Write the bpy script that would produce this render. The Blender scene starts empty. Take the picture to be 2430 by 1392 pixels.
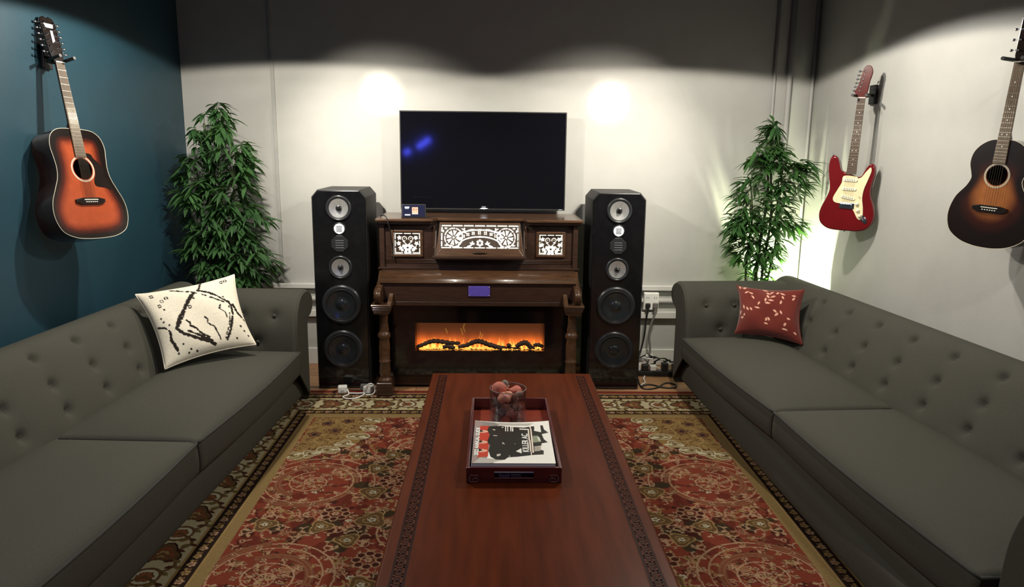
import bpy, bmesh, math, random
import numpy as np
from mathutils import Vector, Matrix
random.seed(7); RNG = np.random.default_rng(7)
SC = bpy.context.scene
COL = SC.collection
PI = math.pi

def srgb(h):
    h = h.lstrip('#'); o = []
    for i in (0, 2, 4):
        c = int(h[i:i+2], 16)/255
        o.append(c/12.92 if c <= .04045 else ((c+.055)/1.055)**2.4)
    return tuple(o)

# ------------------------------------------------------------------ camera
H_CAM = 1.70
F_PX, PITCH, YAW, ROLL = 1753.0, math.radians(11.0548), math.radians(1.4809), .0116
Rv = Vector((math.cos(YAW), -math.sin(YAW), 0))
Fv = Vector((math.sin(YAW)*math.cos(PITCH), math.cos(YAW)*math.cos(PITCH), -math.sin(PITCH)))
Uv = Rv.cross(Fv)
R2 = math.cos(ROLL)*Rv + math.sin(ROLL)*Uv
U2 = -math.sin(ROLL)*Rv + math.cos(ROLL)*Uv
cd = bpy.data.cameras.new('camera'); cam = bpy.data.objects.new('camera', cd); COL.objects.link(cam)
cd.sensor_fit = 'HORIZONTAL'; cd.sensor_width = 36; cd.lens = F_PX*36/2430; cd.clip_start = .02
M = Matrix((R2, U2, -Fv)).transposed().to_4x4(); M.translation = (0, 0, H_CAM)
cam.matrix_world = M
SC.camera = cam
vs = SC.view_settings
vs.view_transform = 'Standard'; vs.look = 'None'; vs.gamma = 1; vs.use_curve_mapping = False
vs.exposure = 0.0

# ------------------------------------------------------------------ light
w = bpy.data.worlds.new('world'); SC.world = w; w.use_nodes = True
w.node_tree.nodes['Background'].inputs[0].default_value = (.75, .78, 1, 1)
w.node_tree.nodes['Background'].inputs[1].default_value = .004

def spot(name, loc, target, size, blend, power, col=(1, 1, 1), soft=.03):
    l = bpy.data.lights.new(name, 'SPOT'); l.energy = power; l.color = col
    l.spot_size = math.radians(size); l.spot_blend = blend; l.shadow_soft_size = soft
    o = bpy.data.objects.new(name, l); COL.objects.link(o); o.location = loc
    d = Vector(target) - Vector(loc)
    o.rotation_euler = d.to_track_quat('-Z', 'Y').to_euler()
    return o
WARM = (1, .93, .80)
# ceiling lamps with opaque housings: everything above their rim stays dark
spot('wall_lamp', (-1.28, 4.10, 2.56), (-1.28, 4.16, 0), 161, .05, 120, WARM)
spot('wall_lamp', (1.15, 4.10, 2.56), (1.15, 4.16, 0), 161, .05, 104, WARM)
spot('wall_wash', (-1.28, 4.10, 2.56), (-.80, 5.73, 1.42), 64, 1, 185, WARM)
spot('wall_wash', (1.30, 4.10, 2.56), (.78, 5.73, 1.42), 64, 1, 175, WARM)
spot('wall_beam', (-1.28, 4.10, 2.56), (-.846, 5.73, 2.10), 12, 1, 230, WARM)
spot('wall_beam', (1.30, 4.10, 2.56), (.862, 5.73, 2.06), 12, 1, 230, WARM)
spot('side_lamp', (-1.36, 3.75, 2.54), (-1.36, 3.75, 0), 161, .06, 24, (1, .97, .92))
spot('side_lamp', (1.50, 4.10, 2.55), (1.50, 4.10, 0), 161, .06, 26, (1, .97, .90))
spot('side_lamp', (-1.40, 1.95, 2.56), (-1.40, 1.95, 0), 161, .06, 38, (1, .97, .92))
spot('side_lamp', (1.52, 1.95, 2.56), (1.52, 1.95, 0), 161, .06, 38, (1, .97, .90))
spot('plant_uplight', (2.06, 5.40, .40), (2.34, 5.42, 1.2), 92, .2, 185, (.93, 1, .66), .02)

# ------------------------------------------------------------------ materials
def mat(name, col, rough=.5, metal=0, noise=0, nscale=20, bump=0, bscale=80, coat=0, spec=.5, emit=None, estr=0, stretch=None, col2=None, sheen=0):
    m = bpy.data.materials.new(name); m.use_nodes = True
    nt = m.node_tree; b = nt.nodes['Principled BSDF']
    if isinstance(col, str): col = srgb(col)
    b.inputs['Roughness'].default_value = rough; b.inputs['Metallic'].default_value = metal
    b.inputs['Specular IOR Level'].default_value = spec
    b.inputs['Coat Weight'].default_value = coat; b.inputs['Coat Roughness'].default_value = .08
    b.inputs['Sheen Weight'].default_value = sheen
    tc = nt.nodes.new('ShaderNodeTexCoord'); mp = nt.nodes.new('ShaderNodeMapping')
    nt.links.new(tc.outputs['Object'], mp.inputs[0])
    if stretch: mp.inputs['Scale'].default_value = stretch
    n = nt.nodes.new('ShaderNodeTexNoise'); n.inputs['Scale'].default_value = nscale; n.inputs['Detail'].default_value = 5
    nt.links.new(mp.outputs[0], n.inputs['Vector'])
    mx = nt.nodes.new('ShaderNodeMix'); mx.data_type = 'RGBA'
    if col2 is None: c2 = tuple(c*(1-noise) for c in col); c1 = tuple(min(1, c*(1+noise)) for c in col)
    else: c1, c2 = col, (srgb(col2) if isinstance(col2, str) else col2)
    mx.inputs[6].default_value = (*c2, 1); mx.inputs[7].default_value = (*c1, 1)
    rp = nt.nodes.new('ShaderNodeMapRange'); rp.inputs[1].default_value = .3; rp.inputs[2].default_value = .7
    nt.links.new(n.outputs['Fac'], rp.inputs[0]); nt.links.new(rp.outputs[0], mx.inputs[0])
    nt.links.new(mx.outputs[2], b.inputs['Base Color'])
    if bump:
        n2 = nt.nodes.new('ShaderNodeTexNoise'); n2.inputs['Scale'].default_value = bscale; n2.inputs['Detail'].default_value = 3
        nt.links.new(mp.outputs[0], n2.inputs['Vector'])
        bp = nt.nodes.new('ShaderNodeBump'); bp.inputs['Strength'].default_value = bump; bp.inputs['Distance'].default_value = .004
        nt.links.new(n2.outputs['Fac'], bp.inputs['Height']); nt.links.new(bp.outputs[0], b.inputs['Normal'])
    if emit is not None:
        if isinstance(emit, str): emit = srgb(emit)
        b.inputs['Emission Color'].default_value = (*emit, 1); b.inputs['Emission Strength'].default_value = estr
    return m

def attr_mat(name, rough=.8, attr='pattern', emit=0, coat=0, bump=0, bscale=300, spec=.5, noise=0, nscale=30, sheen=0):
    m = mat(name, (.5, .5, .5), rough, coat=coat, bump=bump, bscale=bscale, spec=spec, nscale=nscale, sheen=sheen)
    nt = m.node_tree; b = nt.nodes['Principled BSDF']
    a = nt.nodes.new('ShaderNodeAttribute'); a.attribute_name = attr
    if emit:
        b.inputs['Base Color'].default_value = (.02, .02, .02, 1)
        for l in list(b.inputs['Base Color'].links): nt.links.remove(l)
        nt.links.new(a.outputs['Color'], b.inputs['Emission Color']); b.inputs['Emission Strength'].default_value = emit
    else:
        mx = [n for n in nt.nodes if n.type == 'MIX'][0]
        mx.blend_type = 'MULTIPLY'; 
        ns = [n for n in nt.nodes if n.type == 'MAP_RANGE'][0]
        ns.inputs[3].default_value = 1-noise; ns.inputs[4].default_value = 1
        hs = nt.nodes.new('ShaderNodeVectorMath'); hs.operation = 'SCALE'
        nt.links.new(a.outputs['Color'], hs.inputs[0]); nt.links.new(ns.outputs[0], hs.inputs['Scale'])
        nt.links.new(hs.outputs[0], b.inputs['Base Color'])
    return m

def thin_glass(name):
    m = bpy.data.materials.new(name); m.use_nodes = True; nt = m.node_tree
    nt.nodes.remove(nt.nodes['Principled BSDF']); out = nt.nodes['Material Output']
    t = nt.nodes.new('ShaderNodeBsdfTransparent'); t.inputs[0].default_value = (.86, .84, .86, 1)
    g = nt.nodes.new('ShaderNodeBsdfGlossy'); g.inputs['Roughness'].default_value = .03
    lw = nt.nodes.new('ShaderNodeLayerWeight'); pw_ = nt.nodes.new('ShaderNodeMath'); pw_.operation = 'POWER'; pw_.inputs[1].default_value = 4
    f = nt.nodes.new('ShaderNodeMapRange'); f.inputs[3].default_value = .04; f.inputs[4].default_value = .6
    nt.links.new(lw.outputs['Facing'], pw_.inputs[0]); nt.links.new(pw_.outputs[0], f.inputs[0])
    mx = nt.nodes.new('ShaderNodeMixShader')
    nt.links.new(f.outputs[0], mx.inputs[0]); nt.links.new(t.outputs[0], mx.inputs[1]); nt.links.new(g.outputs[0], mx.inputs[2])
    nt.links.new(mx.outputs[0], out.inputs[0]); return m

# ------------------------------------------------------------------ mesh builder
class MB:
    def __init__(s): s.v = []; s.f = []; s.m = []; s.sm = []; s.c = {}
    def add(s, vs, fs, m=0, smooth=False):
        b = len(s.v); s.v += [tuple(v) for v in vs]
        for f in fs: s.f.append(tuple(i+b for i in f)); s.m.append(m); s.sm.append(smooth)
        return b
    def box(s, x0, x1, y0, y1, z0, z1, m=0):
        vs = [(x, y, z) for z in (z0, z1) for y in (y0, y1) for x in (x0, x1)]
        s.add(vs, [(0,2,3,1),(4,5,7,6),(0,1,5,4),(2,6,7,3),(0,4,6,2),(1,3,7,5)], m); return s
    def grid(s, rows, m=0, smooth=True, closeu=False, closev=False):
        nr, nc = len(rows), len(rows[0]); vs = [p for r in rows for p in r]; fs = []
        for i in range(nr - (0 if closev else 1)):
            for j in range(nc - (0 if closeu else 1)):
                a = i*nc+j; b = i*nc+(j+1) % nc; c = ((i+1) % nr)*nc+(j+1) % nc; d = ((i+1) % nr)*nc+j
                fs.append((a, b, c, d))
        return s.add(vs, fs, m, smooth)
    def lathe(s, prof, cx=0, cy=0, n=28, m=0, axis='z', smooth=True, cz=0):
        rows = []
        for r, z in prof:
            row = []
            for k in range(n):
                a = 2*PI*k/n; p = (r*math.cos(a), r*math.sin(a), z)
                if axis == 'y': p = (p[0], p[2], p[1])
                if axis == 'x': p = (p[2], p[0], p[1])
                row.append((p[0]+cx, p[1]+cy, p[2]+cz))
            rows.append(row)
        s.grid(rows, m, smooth, closeu=True); return s
    def tube(s, pts, r, n=8, m=0, caps=True, smooth=True):
        pts = [Vector(p) for p in pts]; rows = []; up = Vector((0, 0, 1))
        R = r if hasattr(r, '__len__') else [r]*len(pts); prev = None
        for i, p in enumerate(pts):
            t = (pts[min(i+1, len(pts)-1)]-pts[max(i-1, 0)])
            if t.length < 1e-9: t = Vector((0, 0, 1))
            t.normalize()
            if prev is None:
                a = t.cross(up if abs(t.z) < .9 else Vector((1, 0, 0))).normalized()
            else:
                a = prev - t*prev.dot(t)
                a = a.normalized() if a.length > 1e-6 else t.orthogonal().normalized()
            prev = a; b = t.cross(a)
            rows.append([tuple(p+(a*math.cos(2*PI*k/n)+b*math.sin(2*PI*k/n))*R[i]) for k in range(n)])
        b0 = s.grid(rows, m, smooth, closeu=True)
        if caps:
            s.f.append(tuple(b0+k for k in range(n))[::-1]); s.m.append(m); s.sm.append(False)
            e = b0+(len(pts)-1)*n
            s.f.append(tuple(e+k for k in range(n))); s.m.append(m); s.sm.append(False)
        return s
    def prism(s, outline, fn, d0, d1, m=0, smooth_side=False):
        """outline: 2-D points; fn(u, v, w) -> xyz; between depth d0 and d1"""
        n = len(outline)
        b = s.add([fn(u, v, d0) for u, v in outline]+[fn(u, v, d1) for u, v in outline], [])
        s.f.append(tuple(b+i for i in range(n))[::-1]); s.m.append(m); s.sm.append(False)
        s.f.append(tuple(b+n+i for i in range(n))); s.m.append(m); s.sm.append(False)
        for i in range(n):
            j = (i+1) % n; s.f.append((b+i, b+j, b+n+j, b+n+i)); s.m.append(m); s.sm.append(smooth_side)
        return s
    def sphere(s, c, r, n=12, m=0, sq=(1, 1, 1)):
        rows = []
        for i in range(n+1):
            t = PI*i/n
            rr = max(math.sin(t), 1e-3)
            rows.append([(c[0]+r*sq[0]*rr*math.cos(2*PI*k/(2*n)), c[1]+r*sq[1]*rr*math.sin(2*PI*k/(2*n)), c[2]+r*sq[2]*math.cos(t)) for k in range(2*n)])
        s.grid(rows, m, True, closeu=True); return s

def obj(name, mb, mats, parent=None, origin=(0, 0, 0), bevel=0, seg=2, sub=0, kind=None, label=None, colors=None, fixn=True, loc=None):
    me = bpy.data.meshes.new(name)
    V = np.array(mb.v, dtype=float) - np.array(origin, dtype=float)
    me.from_pydata([tuple(v) for v in V], [], mb.f)
    if not isinstance(mats, (list, tuple)): mats = [mats]
    for m in mats: me.materials.append(m)
    me.polygons.foreach_set('material_index', mb.m); me.polygons.foreach_set('use_smooth', mb.sm)
    if colors is not None:
        a = me.color_attributes.new('pattern', 'FLOAT_COLOR', 'POINT')
        c4 = np.ones((len(mb.v), 4), dtype=np.float32); c4[:, :3] = colors
        a.data.foreach_set('color', c4.ravel())
    me.update()
    if fixn:
        bm = bmesh.new(); bm.from_mesh(me); bmesh.ops.recalc_face_normals(bm, faces=bm.faces); bm.to_mesh(me); bm.free()
    o = bpy.data.objects.new(name, me); COL.objects.link(o)
    if parent: o.parent = parent
    if loc is not None: o.location = loc
    if bevel:
        b = o.modifiers.new('bevel', 'BEVEL'); b.width = bevel; b.segments = seg; b.limit_method = 'ANGLE'; b.angle_limit = math.radians(35)
    if sub:
        b = o.modifiers.new('sub', 'SUBSURF'); b.levels = sub; b.render_levels = sub
    if kind: o['kind'] = kind
    if label: o['label'] = label
    return o
def tag(o, label, cat, group=None):
    o['label'] = label; o['category'] = cat
    if group: o['group'] = group
    return o
def thing(name, label, cat, loc=(0, 0, 0), rotz=0, group=None):
    o = bpy.data.objects.new(name, None); COL.objects.link(o); o.empty_display_size = .05
    o.location = loc; o.rotation_euler = (0, 0, rotz); return tag(o, label, cat, group)
def dup_tree(o, parent=None):
    c = o.copy(); COL.objects.link(c)
    if parent: c.parent = parent
    for ch in list(o.children): dup_tree(ch, c)
    return c
def catmull(P, n=8, closed=False):
    P = [np.array(p, float) for p in P]; out = []; N = len(P)
    for i in range(N if closed else N-1):
        p0 = P[(i-1) % N] if closed or i > 0 else P[0]; p1 = P[i]; p2 = P[(i+1) % N]
        p3 = P[(i+2) % N] if closed or i+2 < N else P[-1]
        for k in range(n):
            t = k/n
            out.append(.5*((2*p1)+(-p0+p2)*t+(2*p0-5*p1+4*p2-p3)*t*t+(-p0+3*p1-3*p2+p3)*t**3))
    if not closed: out.append(P[-1])
    return [tuple(p) for p in out]
def text(name, body, size, m, parent, mtx, ext=.0004, sx=1, bold=0):
    cu = bpy.data.curves.new(name, 'FONT'); cu.body = body; cu.size = size; cu.align_x = 'CENTER'; cu.align_y = 'CENTER'; cu.extrude = ext; cu.offset = bold
    o = bpy.data.objects.new(name, cu); COL.objects.link(o)
    bpy.context.view_layer.update()
    me = bpy.data.meshes.new_from_object(o.evaluated_get(bpy.context.evaluated_depsgraph_get()))
    bpy.data.objects.remove(o)
    me.transform(Matrix(mtx) @ Matrix.Diagonal((sx, 1, 1, 1)) if sx != 1 else Matrix(mtx))
    me.materials.append(m); me.name = name
    o = bpy.data.objects.new(name, me); COL.objects.link(o); o.parent = parent
    return o
def frame_mtx(o, x, y):
    x = Vector(x).normalized(); y = Vector(y).normalized(); z = x.cross(y)
    m = Matrix((x, y, z)).transposed().to_4x4(); m.translation = o; return m

# ------------------------------------------------------------------ canvas for printed / woven pattern
class Canvas:
    def __init__(s, wd, ht, res, bg):
        s.res = res; s.nx = int(round(wd/res))+1; s.ny = int(round(ht/res))+1
        s.a = np.empty((s.ny, s.nx, 3), dtype=np.float32); s.a[:] = bg
    def win(s, x0, x1, y0, y1):
        i0 = max(0, int(x0/s.res)); i1 = min(s.nx, int(x1/s.res)+2); j0 = max(0, int(y0/s.res)); j1 = min(s.ny, int(y1/s.res)+2)
        if i1 <= i0 or j1 <= j0: return None
        X, Y = np.meshgrid(np.arange(i0, i1)*s.res, np.arange(j0, j1)*s.res)
        return (slice(j0, j1), slice(i0, i1)), X, Y
    def disc(s, x, y, r, c, ry=None, ang=0, inner=0):
        R = max(r, ry or r); q = s.win(x-R, x+R, y-R, y+R)
        if q is None: return
        sl, X, Y = q; X = X-x; Y = Y-y
        if ry is not None:
            ca, sa = math.cos(ang), math.sin(ang); X, Y = ca*X+sa*Y, (-sa*X+ca*Y)*r/ry
        d = X*X+Y*Y; mk = (d <= r*r) & (d >= inner*inner*r*r)
        s.a[sl][mk] = c
    def path(s, P, r, c, taper=None):
        P = np.array(P, float)
        for k in range(len(P)-1):
            a, b = P[k], P[k+1]; q = s.win(min(a[0], b[0])-r, max(a[0], b[0])+r, min(a[1], b[1])-r, max(a[1], b[1])+r)
            if q is None: continue
            sl, X, Y = q; d = b-a; L = max(d@d, 1e-12)
            t = np.clip(((X-a[0])*d[0]+(Y-a[1])*d[1])/L, 0, 1)
            mk = (X-a[0]-t*d[0])**2+(Y-a[1]-t*d[1])**2 <= r*r
            s.a[sl][mk] = c
    def poly(s, P, c):
        P = np.array(P, float); q = s.win(P[:, 0].min(), P[:, 0].max(), P[:, 1].min(), P[:, 1].max())
        if q is None: return
        sl, X, Y = q; mk = np.zeros(X.shape, bool); n = len(P)
        for i in range(n):
            x0, y0 = P[i]; x1, y1 = P[(i+1) % n]
            if y0 == y1: continue
            cr = ((Y >= min(y0, y1)) & (Y < max(y0, y1))) & (X < (x1-x0)*(Y-y0)/(y1-y0)+x0)
            mk ^= cr
        s.a[sl][mk] = c
    def rect(s, x0, x1, y0, y1, c): s.poly([(x0, y0), (x1, y0), (x1, y1), (x0, y1)], c)
    def leaf(s, x, y, L, wd, ang, c):
        ca, sa = math.cos(ang), math.sin(ang)
        P = [(t*L, wd*math.sin(PI*t)**.8) for t in np.linspace(0, 1, 7)]; P += [(t*L, -wd*math.sin(PI*t)**.8) for t in np.linspace(1, 0, 7)]
        s.poly([(x+ca*u-sa*v, y+sa*u+ca*v) for u, v in P], c)
# ------------------------------------------------------------------ room
XL, XR, YB, YF, ZC = -2.32, 2.42, 5.73, -1.6, 3.25
M_wall = mat('wall_paint', (.43, .425, .40), .55, noise=.03, nscale=6, bump=.12, bscale=140)
M_teal = mat('teal_paint', srgb('#1a3a47'), .5, noise=.06, nscale=5, bump=.12, bscale=140)
M_ceil = mat('ceiling_paint', (.03, .03, .03), .7, noise=.1, nscale=8)
M_dark = mat('dark_paint', (.05, .05, .055), .7, noise=.1, nscale=8)
M_trimw = mat('white_trim', (.62, .61, .58), .4, noise=.02, nscale=9)
M_seam = mat('seam_paint', (.34, .34, .32), .6, noise=.05, nscale=12)
def wood_floor():
    m = mat('floor_boards', (.50, .27, .13), .42, noise=0, nscale=4, stretch=(1, 14, 1), col2=(.34, .17, .08), bump=.05)
    nt = m.node_tree; b = nt.nodes['Principled BSDF']; mx = [n for n in nt.nodes if n.type == 'MIX'][0]
    tc = [n for n in nt.nodes if n.type == 'TEX_COORD'][0]
    br = nt.nodes.new('ShaderNodeTexBrick'); br.inputs['Scale'].default_value = 1; br.inputs['Brick Width'].default_value = 1.1
    br.inputs['Row Height'].default_value = .09; br.inputs['Mortar Size'].default_value = .002
    br.inputs['Color1'].default_value = (1, 1, 1, 1); br.inputs['Color2'].default_value = (.72, .72, .72, 1); br.inputs['Mortar'].default_value = (.15, .1, .08, 1)
    nt.links.new(tc.outputs['Object'], br.inputs['Vector'])
    m2 = nt.nodes.new('ShaderNodeMix'); m2.data_type = 'RGBA'; m2.blend_type = 'MULTIPLY'; m2.inputs[0].default_value = 1
    nt.links.new(mx.outputs[2], m2.inputs[6]); nt.links.new(br.outputs['Color'], m2.inputs[7]); nt.links.new(m2.outputs[2], b.inputs['Base Color'])
    return m
T = .12
obj('floor', MB().box(XL-T, XR+T, YF-T, YB+T, -.1, 0), wood_floor(), kind='structure')
obj('ceiling', MB().box(XL-T, XR+T, YF-T, YB+T, ZC, ZC+.1), M_ceil, kind='structure')
obj('wall_back', MB().box(XL-T, XR+T, YB, YB+T, 0, ZC), M_wall, kind='structure')
obj('wall_left', MB().box(XL-T, XL, YF, YB, 0, ZC), M_teal, kind='structure')
obj('wall_right', MB().box(XR, XR+T, YF, YB, 0, ZC), M_wall, kind='structure')
obj('wall_front', MB().box(XL-T, XR+T, YF-T, YF, 0, ZC), M_dark, kind='structure')
def skirting(name, x0, x1, y0, y1):
    obj(name, MB().box(x0, x1, y0, y1, 0, .135), M_trimw, bevel=.006, kind='structure')
skirting('baseboard_back', XL, XR, YB-.02, YB)
skirting('baseboard_left', XL, XL+.02, YF, YB-.02)
skirting('baseboard_right', XR-.02, XR, YF, YB-.02)
# surface raceways and pipe along the back wall, batten over the panel seam, painted riser pipes by the corner
obj('trim_1', MB().box(-1.660, -1.634, YB-.014, YB, .66, ZC), M_seam, bevel=.003, kind='structure')
obj('trim_2', MB().box(-1.86, 1.69, YB-.045, YB, .618, .655), M_trimw, bevel=.004, kind='structure')
obj('trim_3', MB().box(-1.86, 2.2, YB-.05, YB, .395, .445), M_trimw, bevel=.004, kind='structure')
m_ = MB(); m_.tube([(-1.86, YB-.028, .535), (1.19, YB-.028, .535)], .02, 10); m_.tube([(1.30, YB-.028, .535), (2.2, YB-.028, .535)], .02, 10)
obj('trim_4', m_, M_trimw, kind='structure')
for nm, x, r in (('trim_5', 2.105, .011), ('trim_6', 2.215, .020), ('trim_7', 2.395, .012)):
    obj(nm, MB().tube([(x, YB-r-.002, 0.02), (x, YB-r-.002, ZC)], r, 14), M_wall, kind='structure')

# ------------------------------------------------------------------ rug
RX0, RX1, RY0, RY1 = -1.665, 1.875, 1.0, 5.03
def make_rug():
    cx = (RX0+RX1)/2; half = (RX1-RX0)/2; Lh = RY1-RY0; res = .0042
    RED = srgb('#9a4631'); RED2 = srgb('#7e3526'); DK = srgb('#2f1c14'); CREAM = srgb('#eadfbd'); GOLD = srgb('#bd9a62'); TAN = srgb('#d3a983'); OL = srgb('#7a5a38'); PINK = srgb('#bd8565'); BRN = srgb('#5c2f20')
    FDK = srgb('#57261b')
    c = Canvas(half, Lh, res, RED); rg = random.Random(3)
    def curl(x, y, ang, L, turn, r, col, leaves=True, lc=None):
        P = []; a = ang; px, py = x, y; n = max(4, int(L/.012)); st = L/n
        for i in range(n+1):
            P.append((px, py)); px += math.cos(a)*st; py += math.sin(a)*st; a += turn/n*(1+.9*i/n)
        c.path(P, r, col)
        if leaves:
            for i in range(2, n, 3):
                s = 1 if (i//3) % 2 else -1
                c.leaf(P[i][0], P[i][1], .018+rg.random()*.014, .0038+rg.random()*.003, math.atan2(P[i][1]-P[i-1][1], P[i][0]-P[i-1][0])+s*1.0, lc or col)
        return P
    def flower(x, y, r, col, mid, n=6, ang=0, out=DK):
        for k in range(n):
            a = ang+2*PI*k/n; c.disc(x+.62*r*math.cos(a), y+.62*r*math.sin(a), r*.44, out)
        for k in range(n):
            a = ang+2*PI*k/n; c.disc(x+.62*r*math.cos(a), y+.62*r*math.sin(a), r*.35, col)
        c.disc(x, y, r*.36, mid); c.disc(x, y, r*.16, col)
    def palmette(x, y, r, ang, col, mid):
        P = [(x+r*(1-.35*math.cos(3*t))*math.cos(t)*(1 if True else 1), y+r*1.15*(1-.2*math.cos(3*t))*math.sin(t)) for t in np.linspace(0, 2*PI, 26)]
        ca, sa = math.cos(ang), math.sin(ang)
        def tr(Q, k): return [(x+k*(ca*(u-x)-sa*(v-y)), y+k*(sa*(u-x)+ca*(v-y))) for u, v in Q]
        c.poly(tr(P, 1.12), DK); c.poly(tr(P, 1), col); c.poly(tr(P, .66), mid); c.poly(tr(P, .36), col)
    e = .54                                                   # border width
    def outline(x, y, r, ang, col, fill, n=3):               # line-drawn blossom: lobed outline with a veined heart
        T_ = np.linspace(0, 2*PI, 30)
        def sh(k): return [(x+k*r*(1+.22*math.cos(n*t))*math.cos(t+ang), y+k*r*(1+.22*math.cos(n*t))*math.sin(t+ang)) for t in T_]
        c.poly(sh(1.0), fill); P = sh(1.0); c.path(P+[P[0]], .0034, col)
        P = sh(.52); c.path(P+[P[0]], .0026, col); c.disc(x, y, r*.2, col)
    # ground mottling of darker red and olive grounds
    for k in range(420): c.disc(rg.uniform(0, half-e), rg.uniform(e, Lh), rg.uniform(.012, .045), rg.choice([RED2, RED2, FDK]))
    for k in range(30): outline(rg.uniform(0, half-e), rg.uniform(e, Lh), rg.uniform(.03, .055), rg.uniform(0, 6.3), rg.choice([OL, TAN]), rg.choice([FDK, srgb('#5a4228'), RED2]), rg.choice([3, 4, 5]))
    # scattered vine work all over the field
    for k in range(1900):
        x = rg.uniform(0, half-e+.05); y = rg.uniform(e-.05, Lh)
        col = rg.choice([TAN, TAN, TAN, PINK, GOLD, OL, BRN, FDK])
        curl(x, y, rg.uniform(0, 6.3), rg.uniform(.06, .17), rg.choice([-1, 1])*rg.uniform(1.5, 5), .0028, col)
    for k in range(400):
        x = rg.uniform(0, half-e); y = rg.uniform(e, Lh); q = rg.random()
        if q < .4: flower(x, y, rg.uniform(.012, .021), rg.choice([TAN, GOLD, PINK, CREAM]), BRN, 5, rg.random(), FDK)
        elif q < .7: c.leaf(x, y, rg.uniform(.03, .06), rg.uniform(.007, .013), rg.uniform(0, 6.3), rg.choice([TAN, OL, GOLD, PINK]))
        else: c.disc(x, y, .010, FDK); c.disc(x, y, .007, TAN); c.disc(x, y, .003, RED2)
    # big scroll medallions
    def scroll(x, y, R, d, ph):
        for k in range(60):
            a = rg.uniform(0, 6.3); q = R*math.sqrt(rg.random())*.98
            c.disc(x+q*math.cos(a), y+q*math.sin(a), rg.uniform(.02, .045), rg.choice([RED, RED, RED2]))
        n = 170; P = []
        for i in range(n+1):
            t = i/n; a = ph+d*t*2*PI*1.75; q = R*(1.06-.56*t); P.append((x+q*math.cos(a), y+q*math.sin(a)))
        c.path(P[:80], .0042, TAN); c.path(P[70:], .019, srgb('#8d5a40')); c.path(P[70:], .014, srgb('#a5694a')); c.path(P[70:], .003, srgb('#8a4a34'))
        def vine(r0, r1, turns, ph0, step, L0, inner):
            V_ = []
            for i in range(n+1):
                t = i/n; a = ph0+d*t*2*PI*turns; q = r0+(r1-r0)*t; V_.append((x+q*math.cos(a), y+q*math.sin(a)))
            c.path(V_, .0034, TAN)
            for i in range(4, n, step):
                s = 1 if (i//step) % 2 else -1
                a = math.atan2(V_[i][1]-V_[i-1][1], V_[i][0]-V_[i-1][0])+s*1.0; L = L0*(1-.35*i/n)
                fx, fy = V_[i][0]+L*math.cos(a), V_[i][1]+L*math.sin(a)
                c.path([V_[i], (fx, fy)], .0022, TAN); k = (i//step) % 4
                if k == 0: c.poly([(fx-.012, fy), (fx, fy-.012), (fx+.012, fy), (fx, fy+.012)], TAN); c.disc(fx, fy, .0055, RED2)
                elif k == 1: c.leaf(fx, fy, .030, .009, a+.4, TAN); c.leaf(fx, fy, .024, .007, a-1.0, PINK)
                elif k == 2: flower(fx, fy, .016, TAN, RED2, 4, a, FDK)
                else: c.disc(fx, fy, .011, TAN); c.disc(fx, fy, .0062, RED2); c.leaf(fx, fy, .022, .006, a+1.3, GOLD)
        vine(R*.42, R*.06, 1.5, ph+2.2, 6, .036, True); vine(R*.80, R*.66, 1.15, ph+.6, 5, .034, False)
        flower(x, y, .017, TAN, RED2, 4, .3, FDK)
    for (x, y, R, d, ph) in ((1.03, 1.47, .31, 1, 2.6), (1.02, 2.33, .31, 1, .4), (1.02, 3.2, .31, 1, 2), (.50, 1.04, .20, -1, 1), (.44, 1.95, .21, -1, 4), (.44, 2.8, .21, -1, 2), (.5, 3.6, .2, -1, 2), (.12, 1.5, .22, 1, 0), (.12, 2.6, .22, 1, 0)):
        scroll(x, y, R, d, ph)
    OLG = srgb('#4b3a24')
    for (x, y, r) in ((.72, 1.30, .050), (.66, 1.86, .065), (.74, 2.04, .05), (.62, 2.38, .055), (.66, 1.12, .045), (1.14, 1.90, .05), (.88, 1.92, .05), (.80, 2.78, .055), (1.1, 2.78, .05), (.34, 1.3, .06), (.3, 2.3, .06), (.70, 1.58, .06), (.72, 2.6, .07), (.86, 1.13, .04)):
        for k in range(7): c.disc(x+rg.uniform(-.08, .08), y+rg.uniform(-.08, .08), rg.uniform(.02, .04), rg.choice([OLG, FDK, OLG]))
        outline(x, y, r, rg.uniform(0, 6.3), GOLD, OL, 3); flower(x, y, r*.34, CREAM, BRN, 5, 0, OLG)
        for k in range(6): curl(x+r*1.1*math.cos(k), y+r*1.1*math.sin(k), k+.5, .11, 3*(-1)**k, .0026, TAN)
    for (x, y) in ((.84, 1.80), (.80, 2.66), (.62, 1.45), (.62, 2.2)):
        for k in range(8): a = 2*PI*k/8; P = [(x+.05*math.cos(a)+.019*math.cos(t), y+.05*math.sin(a)+.019*math.sin(t)) for t in np.linspace(0, 2*PI, 14)]; c.poly(P, FDK); c.path(P, .0024, TAN)
        c.disc(x, y, .022, FDK); flower(x, y, .02, TAN, RED2, 6, 0, FDK)
    # golden corner spandrel edged with cream-outlined blossoms
    A, B = .40, .62
    ex = half-e; GD2 = srgb('#a5844f')
    P = [(ex, e)]+[(ex-A*math.cos(t)*(1+.08*math.cos(9*t)), e+B*math.sin(t)*(1+.08*math.cos(9*t))) for t in np.linspace(0, PI/2, 60)]
    P[1] = (ex-A*1.1, e)
    c.poly(P, GD2)
    for k in range(170):
        t = rg.uniform(0, PI/2); q = math.sqrt(rg.random())*.92
        curl(ex-A*q*math.cos(t), e+B*q*math.sin(t), rg.uniform(0, 6.3), rg.uniform(.04, .09), rg.choice([-3, 3]), .0024, rg.choice([OL, srgb('#8a6c3c'), BRN, GOLD, GOLD]))
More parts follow.
